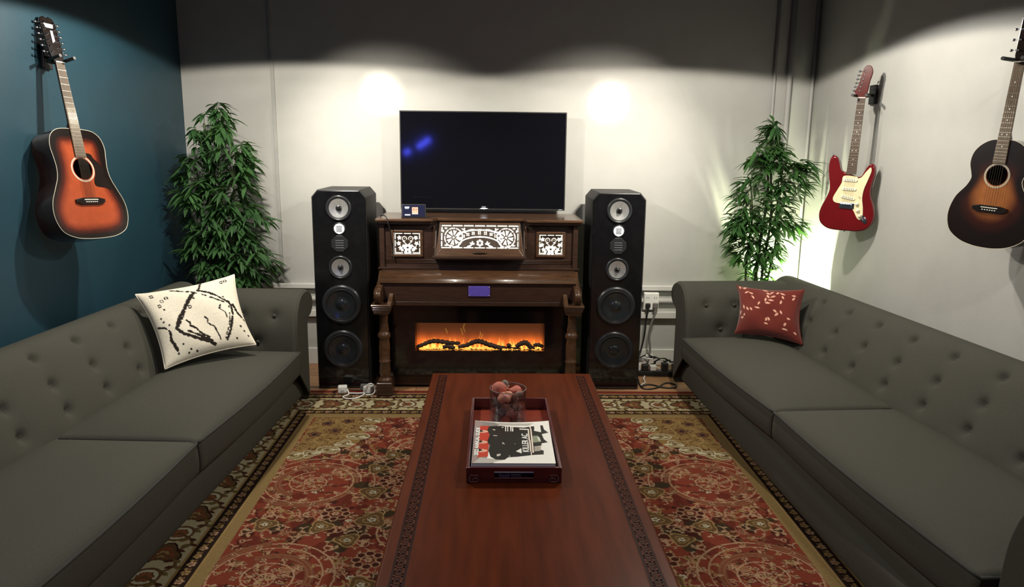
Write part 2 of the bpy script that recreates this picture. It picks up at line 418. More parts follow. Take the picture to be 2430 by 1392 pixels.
    for x, y in ((ex-.1, e+.10), (ex-.22, e+.06), (ex-.06, e+.28), (ex-.17, e+.22)):
        outline(x, y, .034, rg.uniform(0, 6), BRN, srgb('#8f6a48'), 5); c.disc(x, y, .014, srgb('#3d2a36'))
    for i, t in enumerate(np.linspace(.05, PI/2-.03, 7)):
        x, y = ex-A*.95*math.cos(t), e+B*.95*math.sin(t)
        outline(x, y, .046 if i % 2 else .055, t*2+i, CREAM, srgb('#9b8250'), 3 if i % 2 else 2); c.disc(x, y, .013, OL)
        c.leaf(x, y, .07, .012, t+2.2, CREAM); c.leaf(x+.01, y+.01, .05, .008, t-.6, CREAM)
    # borders: bands measured from the edge (d)
    def band(d0, d1, col):
        c.rect(d0*0, half, d0, d1, col) if False else None
        c.rect(0, half-d0, d0, d1, col); c.rect(half-d1, half-d0, d0, Lh, col)
    band(0, .05, srgb('#8d3a2a')); band(.05, .062, srgb('#c88a6a')); band(.062, .17, DK); band(.066, .072, GOLD); band(.160, .168, GOLD)
    band(.17, .39, srgb('#e0d3a8')); band(.39, .475, DK); band(.388, .398, GOLD); band(.464, .474, GOLD); band(.475, .53, srgb('#a98c5a'))
    def along(n0, n1, step, fn):
        u = n0; i = 0
        while u < n1: fn(u, i); u += step; i += 1
    def on(d, u, side): return (u, d) if side == 0 else (half-d, u)
    for side in (0, 1):
        end = half if side == 0 else Lh
        s0 = 0
        for dm, w_ in ((.116, .038), (.432, .028)):           # dark guard bands of little blossoms
            def g(u, i, dm=dm, w_=w_):
                x, y = on(dm, u, side)
                flower(x, y, w_*.72, TAN if i % 2 else GOLD, BRN, 5, i)
                a = 0 if side == 0 else PI/2
                c.leaf(*on(dm-w_*.5, u+.026, side), .034, .008, a+.6, GOLD); c.leaf(*on(dm+w_*.5, u+.026, side), .034, .008, a-.6, OL)
            along(dm if side == 0 and False else (0 if side == 0 else dm), end-(dm if side == 0 else 0), .062, g)
        def big(u, i):                                        # wide cream band: palmettes joined by a looping vine
            x, y = on(.28, u, side)
            a = 0 if side == 0 else PI/2
            if i % 2: palmette(x, y, .062, a, OL, srgb('#a3553c')); flower(x, y, .03, GOLD, BRN, 6)
            else:
                c.disc(x, y, .066, OL); c.disc(x, y, .052, srgb('#efe6c6')); flower(x, y, .036, srgb('#a8663f'), OL, 6)
            for sgn in (-1, 1):
                q = [on(.28+sgn*.085*math.sin(PI*t)*(1 if i % 2 else -1), u+.17*t, side) for t in np.linspace(0, 1, 16)]
                c.path(q, .0075, OL); 
                for t in (4, 8, 12):
                    c.leaf(q[t][0], q[t][1], .045, .012, a+sgn*1.0, srgb('#8a7440')); c.leaf(q[t][0], q[t][1], .04, .01, a-sgn*1.1, BRN)
        along(0 if side == 0 else .28, end-(.28 if side == 0 else 0), .17, big)
    a = c.a
    a = a*.56; full = np.concatenate([a[:, :0:-1], a], axis=1)           # mirror to the other half
    ny, nx = full.shape[:2]
    X, Y = np.meshgrid(cx+(np.arange(nx)-(nx-1)/2)*res, RY1-np.arange(ny)*res)
    V = np.stack([X, Y, np.full_like(X, .009)], -1).reshape(-1, 3)
    me = bpy.data.meshes.new('area_rug'); idx = np.arange(nx*ny).reshape(ny, nx)
    F = np.stack([idx[:-1, :-1], idx[1:, :-1], idx[1:, 1:], idx[:-1, 1:]], -1).reshape(-1, 4)
    # skirt down to the floor
    rim = np.concatenate([idx[0, :], idx[1:, -1], idx[-1, -2::-1], idx[-2:0:-1, 0]])
    V2 = V[rim].copy(); V2[:, 2] = .0005; b = len(V); n = len(rim); k = np.arange(n); k2 = (k+1) % n
    F2 = np.stack([rim[k2], rim[k], b+k, b+k2], -1); F2 = F2[:, ::-1]
    V = np.concatenate([V, V2]); F = np.concatenate([F, F2])
    colr = np.concatenate([full.reshape(-1, 3), np.tile(np.array(srgb('#7a2f22'), np.float32), (n, 1))])
    me.vertices.add(len(V)); me.vertices.foreach_set('co', V.astype(np.float32).ravel())
    me.loops.add(F.size); me.loops.foreach_set('vertex_index', F.ravel().astype(np.int32))
    me.polygons.add(len(F)); me.polygons.foreach_set('loop_start', (np.arange(len(F))*4).astype(np.int32)); me.polygons.foreach_set('loop_total', np.full(len(F), 4, np.int32))
    at = me.color_attributes.new('pattern', 'FLOAT_COLOR', 'POINT'); c4 = np.ones((len(V), 4), np.float32); c4[:, :3] = colr; at.data.foreach_set('color', c4.ravel())
    me.update(calc_edges=True); me.validate()
    me.materials.append(attr_mat('rug_wool', .95, bump=.5, bscale=260, spec=.15, noise=.25, nscale=160))
    o = bpy.data.objects.new('area_rug', me); COL.objects.link(o)
    tag(o, 'red and gold floral oriental rug with cream border on the wooden floor', 'rug')
make_rug()
# ------------------------------------------------------------------ tufted sofas
M_sofa = mat('sofa_linen', (.062, .060, .048), .85, noise=.10, nscale=220, bump=.35, bscale=420, spec=.25)
M_sofad = mat('sofa_seam', (.035, .034, .03), .9, noise=.1)
M_leg = mat('sofa_leg', (.02, .015, .012), .5, noise=.2)
def make_sofa():
    t = thing('tufted_sofa', 'x', 'sofa')
    UH = 1.44
    # wooden under-frame and upholstered rail
    obj('base', MB().box(-UH-.30, UH+.30, .10, .98, .05, .30), M_sofa, t, bevel=.02, seg=3)
    rail = MB()
    prof = [(.11, .06), (.075, .08), (.07, .15), (.08, .21), (.11, .235)]
    rail.grid([[(u, d, z) for d, z in catmull(prof, 5)] for u in np.linspace(-UH-.28, UH+.28, 12)])
    obj('front_rail', rail, M_sofa, t)
    for u in (-UH-.2, UH+.2):
        for d in (.2, .9): obj('leg', MB().box(u-.04, u+.04, d-.04, d+.04, 0.0095, .05), M_leg, t, bevel=.006)
    # seat cushions, crowned, with a dark welt along the upper front edge
    for sgn in (-1, 1):
        u0, u1 = (.004, UH-.004) if sgn > 0 else (-UH+.004, -.004)
        nu, nd = 40, 20; rows = []
        def top(a, b):
            ka = 1-abs(2*a-1)**4; kb = 1-abs(2*b-1)**4
            return .452+.058*ka*kb
        def edge(a): return -.006-.022*math.sin(PI*a)
        def P(a, b, z=None): return (u0+(u1-u0)*a, edge(a)*(1-b)+b*.64, top(a, b) if z is None else z)
        A = np.linspace(0, 1, nu); B = np.linspace(0, 1, nd)
        for a in A:
            r = [(u0+(u1-u0)*a, .64, .30), (u0+(u1-u0)*a, edge(a)+.012, .300)]
            r += [(u0+(u1-u0)*a, edge(a)-.006*math.sin(PI*q), .305+(top(a, 0)-.315)*q) for q in (.1, .35, .6, .85)]
            r += [(u0+(u1-u0)*a, edge(a)+.004, top(a, 0)-.004)]
            r += [P(a, b) for b in B[1:]] + [(u0+(u1-u0)*a, .66, .44)]
            rows.append(r)
        mb = MB(); b0 = mb.grid(rows, closeu=True); n = len(rows[0])
        for r0 in (0, nu-1):
            mb.f.append(tuple(b0+r0*n+i for i in range(n))); mb.m.append(0); mb.sm.append(False)
        cu = obj('seat_cushion', mb, M_sofa, t)
        w_ = MB(); pts = [(u0+(u1-u0)*a, edge(a)-.001, top(a, 0)-.006) for a in A]
        pts = pts+[(u1-.002, .2, top(1, .3)-.006), (u1-.002, .55, top(1, .9)-.006)]
        w_.tube(pts, .007, 6); obj('welt', w_, M_sofad, cu)
    # buttoned back
    prof = catmull([(.60, .36), (.615, .46), (.665, .58), (.725, .69), (.775, .765), (.83, .805), (.90, .805), (.965, .77), (1.0, .70), (1.0, .60), (.985, .30), (.985, .06)], 9)
    prof = np.array(prof); nrm = np.gradient(prof, axis=0); nrm = np.stack([-nrm[:, 1], nrm[:, 0]], -1); nrm /= np.linalg.norm(nrm, axis=1)[:, None]
    cols = [s*(.157+.313*k) for k in range(5) for s in (-1, 1)]; zs = (.525, .645, .762)
    btn = []
    for z in zs:
        i = int(np.argmin(np.abs(prof[:60, 1]-z)+ (np.arange(60) > 45)*9)); btn += [(u, i) for u in cols]
    arc = np.concatenate([[0], np.cumsum(np.linalg.norm(np.diff(prof, axis=0), axis=1))])
    us = np.linspace(-UH-.34, UH+.34, 300)
    D = np.zeros((len(us), len(prof)))
    for u, i in btn:
        r2 = (us[:, None]-u)**2+((arc[None, :]-arc[i])*1.0)**2
        D -= .028*np.exp(-r2/.00045)+.013*np.exp(-r2/.005)
    fall = np.clip((arc[-1]-.5-arc)/.2, 0, 1)
    rows = []
    for a, u in enumerate(us):
        q = prof+nrm*(D[a]+.010)[:, None]*fall[:, None]
        rows.append([(u, q[j, 0], q[j, 1]) for j in range(len(prof))])
    mb = MB(); mb.grid(rows); back = obj('backrest', mb, M_sofa, t)
    for u, i in btn:
        p = prof[i]+nrm[i]*(-.031); q = MB(); q.sphere((0, 0, 0), .013, 6, sq=(1, 1, .55))
        d = Vector((0, nrm[i][0], nrm[i][1])); rot = d.to_track_quat('Z', 'Y').to_matrix()
        q.v = [tuple(rot @ Vector(v)+Vector((u, p[0], p[1]))) for v in q.v]
        obj('button', q, M_sofa, back)
    # rolled arms
    ap = catmull([(0, .30), (.0, .46), (.015, .60), (.055, .71), (.12, .775), (.20, .795), (.29, .787), (.365, .74), (.378, .675), (.335, .625), (.262, .600), (.245, .55), (.243, .40), (.243, .05)], 7)
    ap = np.array(ap); an = np.gradient(ap, axis=0); an = np.stack([-an[:, 1], an[:, 0]], -1); an /= np.linalg.norm(an, axis=1)[:, None]
    aarc = np.concatenate([[0], np.cumsum(np.linalg.norm(np.diff(ap, axis=0), axis=1))])
    for sgn in (1, -1):
        ds = np.linspace(.05, .90, 90); D = np.zeros((len(ds), len(ap)))
        bt = [(d, int(np.argmin(np.abs(ap[:34, 1]-z)))) for z, dd in ((.665, (.17, .37, .57)), (.51, (.27, .47))) for d in dd]
        for d, i in bt:
            r2 = (ds[:, None]-d)**2+(aarc[None, :]-aarc[i])**2
            D -= .014*np.exp(-r2/.0008)+.010*np.exp(-r2/.004)
        edge_ = 1-np.exp(-(ds-.05)/.015)*.0
        rows = []
        for a, d in enumerate(ds):
            q = ap+an*D[a][:, None]; rows.append([(sgn*(UH+.02+q[j, 0]), d, q[j, 1]) for j in range(len(ap))])
        # rounded front lip
        cen = ap.mean(0); lip = []
        for s_, dd in ((.93, .030), (.975, .036), (.995, .043)):
            lip.append([(sgn*(UH+.02+cen[0]+(ap[j, 0]-cen[0])*s_), dd, cen[1]+(ap[j, 1]-cen[1])*s_) for j in range(len(ap))])
        mb = MB(); mb.grid(lip+rows); arm = obj('armrest', mb, M_sofa, t)
        fp = MB(); fp.prism([(cen[0]+(q[0]-cen[0])*.94, cen[1]+(q[1]-cen[1])*.94) for q in ap], lambda u, v, w_: (sgn*(UH+.02+u), w_, v), .022, .034)
        obj('arm_front', fp, M_sofa, arm, bevel=.004)
        for d, i in bt:
            p = ap[i]-an[i]*.012; q = MB(); q.sphere((0, 0, 0), .012, 6, sq=(1, 1, .55))
            dv = Vector((sgn*an[i][0], 0, an[i][1])); rot = dv.to_track_quat('Z', 'Y').to_matrix()
            q.v = [tuple(rot @ Vector(v)+Vector((sgn*(UH+.02+p[0]), d, p[1]))) for v in q.v]
            obj('button', q, M_sofa, arm)
    return t
sofa = make_sofa()
sofa.location = (-1.272, 3.02, 0); sofa.rotation_euler = (0, 0, math.atan2(1, .05))
tag(sofa, 'grey buttoned sofa along the teal wall with the white cushion on it', 'sofa', 'grey tufted sofas facing each other')
sofa2 = dup_tree(sofa)
sofa2.location = (1.390, 3.42, 0); sofa2.rotation_euler = (0, 0, math.atan2(-1, .064))
for o in sofa2.children:                                     # this sofa's under-frame sits a little askew below the cushions
    if o.name.split('.')[0] in ('base', 'front_rail'): o.rotation_euler = (0, 0, -.042); o.location = (0, -.062, 0)
tag(sofa2, 'grey buttoned sofa along the grey wall with the red leaf cushion on it', 'sofa', 'grey tufted sofas facing each other')

# ------------------------------------------------------------------ cushions
def pillow(name, TL, TR, BR, BL, puff, canvas, m, label, pinch=.10, ears=.03):
    TL, TR, BR, BL = (np.array(p, float) for p in (TL, TR, BR, BL))
    ny, nx = canvas.a.shape[:2]; N = np.cross(TR-TL, TL-BL); N /= np.linalg.norm(N)
    if N[1] > 0: N = -N
    cen = (TL+TR+BR+BL)/4
    S, Tt = np.meshgrid(np.linspace(0, 1, nx), np.linspace(0, 1, ny))
    u, v = 2*S-1, 2*Tt-1
    uu = u*(1-pinch*(1-v*v)*np.abs(u)); vv = v*(1-pinch*(1-u*u)*np.abs(v))
    s, t_ = (uu+1)/2, (vv+1)/2
    base = (TL[None, None]*((1-s)*(1-t_))[..., None]+TR*(s*(1-t_))[..., None]+BR*(s*t_)[..., None]+BL*((1-s)*t_)[..., None])
    h = puff*np.clip((1-u**2)*(1-v**2), 0, 1)**.42*(1-.12*np.sin(5*u+1)*np.sin(4*v))
    front = base+N*h[..., None]; back = base-N*(h*.8)[..., None]
    mb = MB(); mb.grid([[tuple(p) for p in r] for r in front]); 
    st = 4
    bk = back[::st, ::st] if (ny-1) % st == 0 and (nx-1) % st == 0 else back
    mb.grid([[tuple(p) for p in r] for r in bk])
    nb = bk.shape[0]*bk.shape[1]
    cols = np.concatenate([canvas.a.reshape(-1, 3), np.tile(canvas.a[2, 2], (nb, 1))])
    origin = tuple(cen)
    o = obj(name, mb, m, None, origin=origin, colors=cols, loc=origin)
    # piped seam
    w_ = MB(); ring = [base[0, j] for j in range(0, nx, 4)]+[base[i, -1] for i in range(0, ny, 4)]+[base[-1, j] for j in range(nx-1, -1, -4)]+[base[i, 0] for i in range(ny-1, -1, -4)]
    w_.tube(ring, .004, 6, caps=False)
    obj('seam', w_, mat(name+'_seam', tuple(canvas.a[2, 2]), .9), o, origin=origin)
    return tag(o, label, 'cushion')
# white cushion with dark hand-drawn diamonds
rg = random.Random(5)
IV = srgb('#f3ead6'); INK = srgb('#2b2420')
pc = Canvas(.56, .48, .004, IV)
def zx(x, y): return ((x-120)/1420*.56, 0)    # helper kept simple: cushion coords below are u (0-.56), v (0-.48)
def rough(P, r, gaps=.0):
    Q = []
    for (x0, y0), (x1, y1) in zip(P[:-1], P[1:]):
        n = max(2, int(math.hypot(x1-x0, y1-y0)/.008))
        for i in range(n): Q.append((x0+(x1-x0)*i/n+rg.uniform(-.0022, .0022), y0+(y1-y0)*i/n+rg.uniform(-.0022, .0022)))
    Q.append(P[-1])
    for a, b in zip(Q[:-1], Q[1:]):
        if rg.random() > gaps: pc.path([a, b], 1.35*r*rg.uniform(.6, 1.25), INK)
rough([(.285, .095), (.16, .24), (.115, .30)], .0075, .05); rough([(.28, .10), (.17, .25), (.125, .30)], .004, .2)
rough([(.115, .30), (.15, .345), (.27, .42), (.31, .45)], .0065, .05); rough([(.18, .335), (.25, .385), (.30, .425)], .006, .15)
rough([(.31, .085), (.40, .14), (.475, .20), (.485, .225)], .0055, .05); rough([(.29, .10), (.36, .15), (.45, .20)], .004, .3)
rough([(.485, .225), (.475, .29), (.43, .38), (.39, .44)], .0055, .1); rough([(.47, .23), (.44, .33), (.37, .45)], .003, .45)
rough([(.315, .085), (.345, .02), (.36, 0)], .0045, .1); rough([(.28, .09), (.22, .055), (.17, .03)], .0045, .25)
rough([(.50, .22), (.515, .28), (.55, .33)], .006, .1); rough([(.0, .245), (.05, .27), (.075, .30)], .005, .1); rough([(.075, .30), (.07, .36), (.09, .42)], .006, .1)
rough([(.19, .27), (.205, .285), (.2, .305), (.235, .33), (.245, .36), (.29, .40)], .0045, .1)
rough([(.30, .27), (.31, .285), (.305, .31), (.335, .335), (.345, .39), (.35, .43)], .0035, .1)
rough([(.415, .215), (.40, .24), (.43, .27), (.43, .30)], .0035, .2)
for x, y in ((.235, .19), (.10, .10), (.075, .13), (.13, .085), (.49, .045), (.465, .05), (.06, .05)):
    pc.path([(x-.008, y-.008), (x+.008, y-.008), (x+.008, y+.008), (x-.008, y+.008), (x-.008, y-.008)], .0022, INK)
for x, y in ((.05, .21), (.06, .235), (.085, .265), (.45, .16), (.455, .18), (.17, .44), (.13, .40), (.09, .44), (.15, .455), (.50, .37), (.515, .40), (.53, .43), (.45, .44), (.09, .16), (.27, .14), (.2, .46)):
    pc.disc(x+rg.uniform(-.003, .003), y, .0065, INK)
for k in range(240):
    x, y = rg.random()*.56, rg.random()*.48; c_ = tuple(v*rg.uniform(.9, .97) for v in IV)
    L_ = rg.uniform(.01, .05); i0, j0 = int(x/.004), int(y/.004)
    seg = pc.a[min(j0, pc.ny-1), i0:i0+int(L_/.004)]; seg[seg.sum(-1) > 1.5] = c_
M_pw = attr_mat('cushion_cotton', .9, bump=.5, bscale=260, noise=.08, nscale=90, spec=.2)
pillow('throw_cushion', (-2.00, 4.10, .878), (-1.555, 4.41, .942), (-1.38, 4.20, .566), (-1.765, 3.87, .516), .085, pc, M_pw, 'white throw cushion with dark scribbled diamond lines on the sofa by the teal wall')
RD = srgb('#6f2419'); PK = srgb('#eeb49a')
qc = Canvas(.46, .40, .004, RD)
K = .46/1200.
def zl(x, y, L, ang): qc.leaf((x-130)*K, (y-150)*K*.92, L*K, .007, math.radians(ang), PK)
for x, y, L, a in ((190, 150, 90, 80), (250, 220, 90, 5), (270, 185, 90, -10), (300, 370, 100, -35), (390, 330, 110, 28), (450, 420, 110, 55), (640, 230, 120, 15), (720, 320, 110, 35), (800, 370, 100, -60), (750, 400, 100, 60), (820, 470, 110, -35), (735, 590, 100, -85), (780, 540, 110, 0), (720, 610, 115, 0), (590, 670, 100, -60), (530, 715, 115, 12), (440, 730, 90, 55), (350, 720, 100, 50), (275, 670, 95, 70), (200, 880, 90, -80), (100, 790, 60, -20), (220, 960, 90, 0), (910, 350, 80, -60), (960, 300, 110, 22), (1000, 600, 100, -80), (1010, 380, 80, 60), (1180, 340, 70, 0), (1200, 450, 80, -60), (900, 860, 100, -40), (870, 730, 90, 35), (1000, 730, 90, 60), (780, 900, 80, 75), (1130, 880, 70, 0), (1060, 1060, 100, -55), (1020, 1115, 110, 0), (1220, 1130, 60, 0), (740, 1000, 80, -80), (300, 930, 60, -60), (700, 1050, 80, 10)):
    zl(x, y, L, a)
M_pr = attr_mat('cushion_red_weave', .8, bump=.4, bscale=300, noise=.15, nscale=120, spec=.25, sheen=.3)
pillow('throw_cushion', (1.660, 4.91, .803), (2.00, 4.62, .834), (1.945, 4.45, .515), (1.60, 4.71, .521), .085, qc, M_pr, 'red throw cushion with pale pink leaves on the sofa by the grey wall', pinch=.13)
# ------------------------------------------------------------------ upright piano
M_wal = mat('piano_walnut', (.078, .037, .018), .32, noise=.35, nscale=9, stretch=(1.2, 6, 14), coat=.5)
M_wald = mat('piano_walnut_dark', (.036, .017, .010), .38, noise=.35, nscale=9, stretch=(1.2, 6, 14), coat=.3)
M_brass = mat('brass', (.75, .55, .25), .3, metal=1, noise=.05)
M_blk = mat('black_gloss', (.006, .006, .007), .12, noise=.2, coat=.6)
M_blkm = mat('black_matte', (.010, .010, .010), .55, noise=.2)
M_lit = mat('backlit_panel', (.9, .88, .82), .6, emit=(1, .965, .86), estr=.95)
M_fret = mat('fretwork_wood', (.050, .030, .018), .5, noise=.3, nscale=40)
PO = (-.10, 5.35, 0)
piano = thing('upright_piano', 'old dark walnut upright piano with lit fretwork panels between the two loudspeakers', 'piano', PO)
def PP(name, mb, m, bevel=0, seg=2, parent=None, label=None): return obj(name, mb, m, parent or piano, PO, bevel=bevel, seg=seg, label=label)
mid0, mid1 = -.405, .215
lid = MB()
ol = [(-.822, 5.125), (-.425, 5.125), (-.392, 5.205), (.202, 5.205), (.235, 5.125), (.625, 5.125), (.625, 5.64), (-.822, 5.64)]
lid.prism(ol, lambda u, v, w_: (u, v, w_), 1.197, 1.219)
PP('lid', lid, M_wal, .007, 3)
lm = MB(); ol2 = [(-.805, 5.142), (-.435, 5.142), (-.402, 5.222), (.212, 5.222), (.245, 5.142), (.608, 5.142), (.608, 5.62), (-.805, 5.62)]
lm.prism(ol2, lambda u, v, w_: (u, v, w_), 1.178, 1.197); PP('lid_moulding', lm, M_wald, .006, 3)
for x0, x1 in ((-.80, -.765), (.56, .595)): PP('side_panel', MB().box(x0, x1, 5.165, 5.62, .02, 1.178), M_wald, .004)
PP('back_panel', MB().box(-.765, .56, 5.59, 5.62, .05, 1.178), M_wald)
fb = MB()
def front_board(xs, zs_, y0, y1, holes):
    for i in range(len(xs)-1):
        for j in range(len(zs_)-1):
            if (i, j) in holes: continue
            fb.box(xs[i], xs[i+1], y0, y1, zs_[j], zs_[j+1])
xsL = [-.765, -.707, -.508, mid0]; xsR = [mid1, .312, .494, .56]
front_board(xsL, [.86, .960, 1.122, 1.178], 5.185, 5.215, {(1, 1)}); front_board(xsR, [.86, .964, 1.118, 1.178], 5.185, 5.215, {(1, 1)})
fb.box(mid0, mid1, 5.185, 5.215, .86, .965)
PP('front_board', fb, M_wald)
md = MB()
for z in (1.150, 1.159, 1.168):
    md.tube([(-.768, 5.185, z), (mid0-.02, 5.185, z)], .0042, 8); md.tube([(mid1+.02, 5.185, z), (.563, 5.185, z)], .0042, 8)
for z in (.905, .915, .925): md.tube([(-.768, 5.185, z), (.563, 5.185, z)], .0042, 8)
md.box(-.80, .595, 5.15, 5.20, .858, .876); md.box(-.81, .605, 5.14, 5.20, .866, .872)
PP('moulding', md, M_wald)
for x in (mid0-.012, mid1+.012):
    q = MB(); q.lathe([(.0001, 1.005), (.007, 1.006), (.008, 1.015), (.004, 1.022), (.005, 1.03), (.0045, 1.14), (.006, 1.145), (.006, 1.17), (.0001, 1.171)], x, 5.175, 12)
    PP('pilaster', q, M_wal)
# hinged music desk: splayed frame leaning forward at the foot
yb, yt = 5.105, 5.20; zb, zt = .965, 1.190
def dk(u, v, w_): return (u, yb+(yt-yb)*(v-zb)/(zt-zb)-w_, v)
d_ = MB()
o0, o1 = (-.402, .212), (-.378, .186)
wx0, wx1, wz0, wz1 = -.371, .177, 1.014, 1.176
d_.prism([(o0[0], zb), (o0[1], zb), (wx1, wz0), (wx0, wz0)], dk, -.012, .012)
d_.prism([(o1[0], zt), (wx0, wz1), (wx1, wz1), (o1[1], zt)], dk, -.012, .012)
d_.prism([(o0[0], zb), (wx0, wz0), (wx0, wz1), (o1[0], zt)], dk, -.012, .012)
d_.prism([(o0[1], zb), (o1[1], zt), (wx1, wz1), (wx1, wz0)], dk, -.012, .012)
desk = PP('music_desk', d_, M_wal, .003)
lg = MB().box(-.425, .232, 5.07, 5.19, .945, .966); PP('desk_ledge', lg, M_wald, .006, 3, desk)
for sx in (mid0, mid1):
    ck = MB(); ck.prism([(5.21, .965), (5.10, .965), (5.125, 1.03), (5.165, 1.10), (5.20, 1.185), (5.21, 1.185)], lambda u, v, w_: (w_, u, v), sx-.006, sx+.006)
    PP('desk_cheek', ck, M_wald, 0, 2, desk)
q = MB(); q.sphere((-.096, 5.098, .989), .05, 8, sq=(1, .15, .16)); PP('desk_knob', q, M_wald, 0, 2, desk)
# backlit fretwork: an opal sheet behind a pierced wooden screen
def fret(mask_fn, W_, H_, res, place, depth, name, parent):
    c = Canvas(W_, H_, res, (0, 0, 0)); mask_fn(c)
    dark = c.a[..., 0] < .5; dark[1:] |= dark[:-1].copy(); dark[:, 1:] |= dark[:, :-1].copy(); ny, nx = dark.shape; mb = MB(); vid = {}
    def vv(i, j, k):
        key = (i, j, k)
        if key not in vid:
            vid[key] = len(mb.v); mb.v.append(place((i-.5)*res, (j-.5)*res, depth*k))
        return vid[key]
    for j in range(ny):
        for i in range(nx):
            if not dark[j, i]: continue
            mb.f.append((vv(i, j, 1), vv(i+1, j, 1), vv(i+1, j+1, 1), vv(i, j+1, 1))); mb.m.append(0); mb.sm.append(False)
            for di, dj, a, b in ((-1, 0, (i, j), (i, j+1)), (1, 0, (i+1, j), (i+1, j+1)), (0, -1, (i, j), (i+1, j)), (0, 1, (i, j+1), (i+1, j+1))):
                ii, jj = i+di, j+dj
                if ii < 0 or jj < 0 or ii >= nx or jj >= ny or not dark[jj, ii]:
                    mb.f.append((vv(*a, 0), vv(*b, 0), vv(*b, 1), vv(*a, 1))); mb.m.append(0); mb.sm.append(False)
    return PP(name, mb, M_fret, 0, 2, parent)
WH = (1, 1, 1); BK = (0, 0, 0)
def centre_mask(c):
    W_, H_ = .548, .162; cx = W_/2
    c.rect(0, W_, 0, H_, BK)
    for i in range(7):
        x0 = W_*i/7; c.rect(x0+.003, x0+W_/7-.003, .002, .013, WH); c.rect(x0+.003, x0+W_/7-.003, H_-.013, H_-.002, WH)
    for x in (.002, W_-.013):
        for a, b in ((.016, .05), (.055, .105), (.11, H_-.016)): c.rect(x, x+.011, a, b, WH)
    for sx in (.090, W_-.090):
        cy = .086
        c.disc(sx, cy, .068, WH); c.disc(sx, cy, .0565, BK)
        for k in range(8):
            a = 2*PI*k/8+.2
            P = [(sx+q*math.cos(a+o), cy+q*math.sin(a+o)) for q, o in ((.012, -.28), (.032, -.31), (.050, -.30), (.053, -.16), (.047, 0), (.053, .16), (.050, .30), (.032, .31), (.012, .28))]
            c.poly(P, WH)
        c.disc(sx, cy, .0125, BK); c.disc(sx, cy, .009, WH)
        for k in range(8): 
            a = 2*PI*k/8+.2; c.path([(sx+.058*math.cos(a), cy+.058*math.sin(a)), (sx+.069*math.cos(a), cy+.069*math.sin(a))], .0012, BK)
    # corner leaves
    for sx, d in ((0, 1), (W_, -1)):
        c.leaf(sx+d*.02, .024, .03, .007, 0 if d > 0 else PI, WH); c.leaf(sx+d*.018, .03, .026, .006, PI/2, WH); c.leaf(sx+d*.02, H_-.024, .04, .007, 0 if d > 0 else PI, WH); c.leaf(sx+d*.05, H_-.022, .04, .006, 0 if d > 0 else PI, WH)
    # two arches and the row of small quatrefoils between them
    def arch(hw, top, foot, r):
        P = [(cx-hw*math.cos(t)*1.0, foot-(foot-top)*math.sin(t)**.9) for t in np.linspace(0, PI, 50)]; c.path(P, r, WH); return P
    big = arch(.155, .034, .088, .0062); small = arch(.150, .080, .150, .0062)
    for k in range(9):
        t = PI*(k+.75)/10.5+.12; hw = .145; x = cx-hw*math.cos(t); y = .116-.062*math.sin(t)**.9+.0
        for dx, dy in ((-.006, -.006), (.006, -.006), (-.006, .006), (.006, .006)): c.disc(x+dx, y+dy, .0066, WH)
    # centre rosette with side sprays
    rx, ry = cx, .122
    for k in range(6):
        a = 2*PI*k/6+PI/6; c.disc(rx+.017*math.cos(a), ry+.017*math.sin(a), .0098, WH)
    c.disc(rx, ry, .006, BK); c.disc(rx, ry, .0038, WH); c.leaf(rx, ry+.02, .016, .004, PI/2, WH)
    for d in (-1, 1):
        bx = rx+d*.052
        for a, L in ((-PI/2, .03), (-PI/2+d*.9, .028), (PI/2-d*1.1, .03), (PI*(.5-.5*d)+d*.35, .05), (-PI/2-d*1.0, .022)): c.leaf(bx, ry+.012, L, .0068, a, WH)
        for a, L, ox in ((.35, .05, .10), (-.45, .04, .10), (.1, .06, .03), (2.6, .04, .125), (.9, .03, .13), (-1.6, .025, .11)):
            c.leaf(rx+d*ox, .030+.010*(ox > .05), L, .0062, a if d > 0 else PI-a, WH)
def side_mask(c):
    W_ = c.nx*c.res; H_ = c.ny*c.res; cx = W_/2
    for i in range(3):
        x0 = W_*i/3; c.rect(x0+.003, x0+W_/3-.003, .002, .012, WH); c.rect(x0+.003, x0+W_/3-.003, H_-.014, H_-.003, WH)
        y0 = H_*i/3; c.rect(.002, .012, y0+.003, y0+H_/3-.003, WH); c.rect(W_-.013, W_-.003, y0+.003, y0+H_/3-.003, WH)
    for d in (-1, 1):
        P = [(cx+d*(.022+.015*math.cos(t)), .042+.016*math.sin(t)) for t in np.linspace(PI*.9, PI*2.6, 20)]
        P = [(cx+d*.006, .082), (cx+d*.030, .062)]+P[::-1]; c.path(P, .0045, WH); c.disc(cx+d*.022, .040, .0055, WH)
        for x, y in ((.058, .035), (.062, .075), (.05, .108)):
            for k in range(5): c.leaf(cx+d*x, y, .020, .0062, 2*PI*k/5+.4*d, WH)
        for x, y, r in ((.028, .092, .012), (.038, .122, .012), (.014, .135, .012)): c.disc(cx+d*x, y, r, WH)
    for k in range(6): a = 2*PI*k/6; c.disc(cx+.019*math.cos(a), .105+.017*math.sin(a), .0125, WH)
    c.disc(cx, .105, .005, BK)
lp = MB(); lp.prism([(wx0, wz0), (wx1, wz0), (wx1, wz1), (wx0, wz1)], dk, -.010, -.006); PP('light_panel', lp, M_lit, 0, 2, desk)
fret(centre_mask, .548, .162, .002, lambda x, y, w_: dk(wx0+x, wz1-y, -.004+w_), .006, 'fretwork', desk)
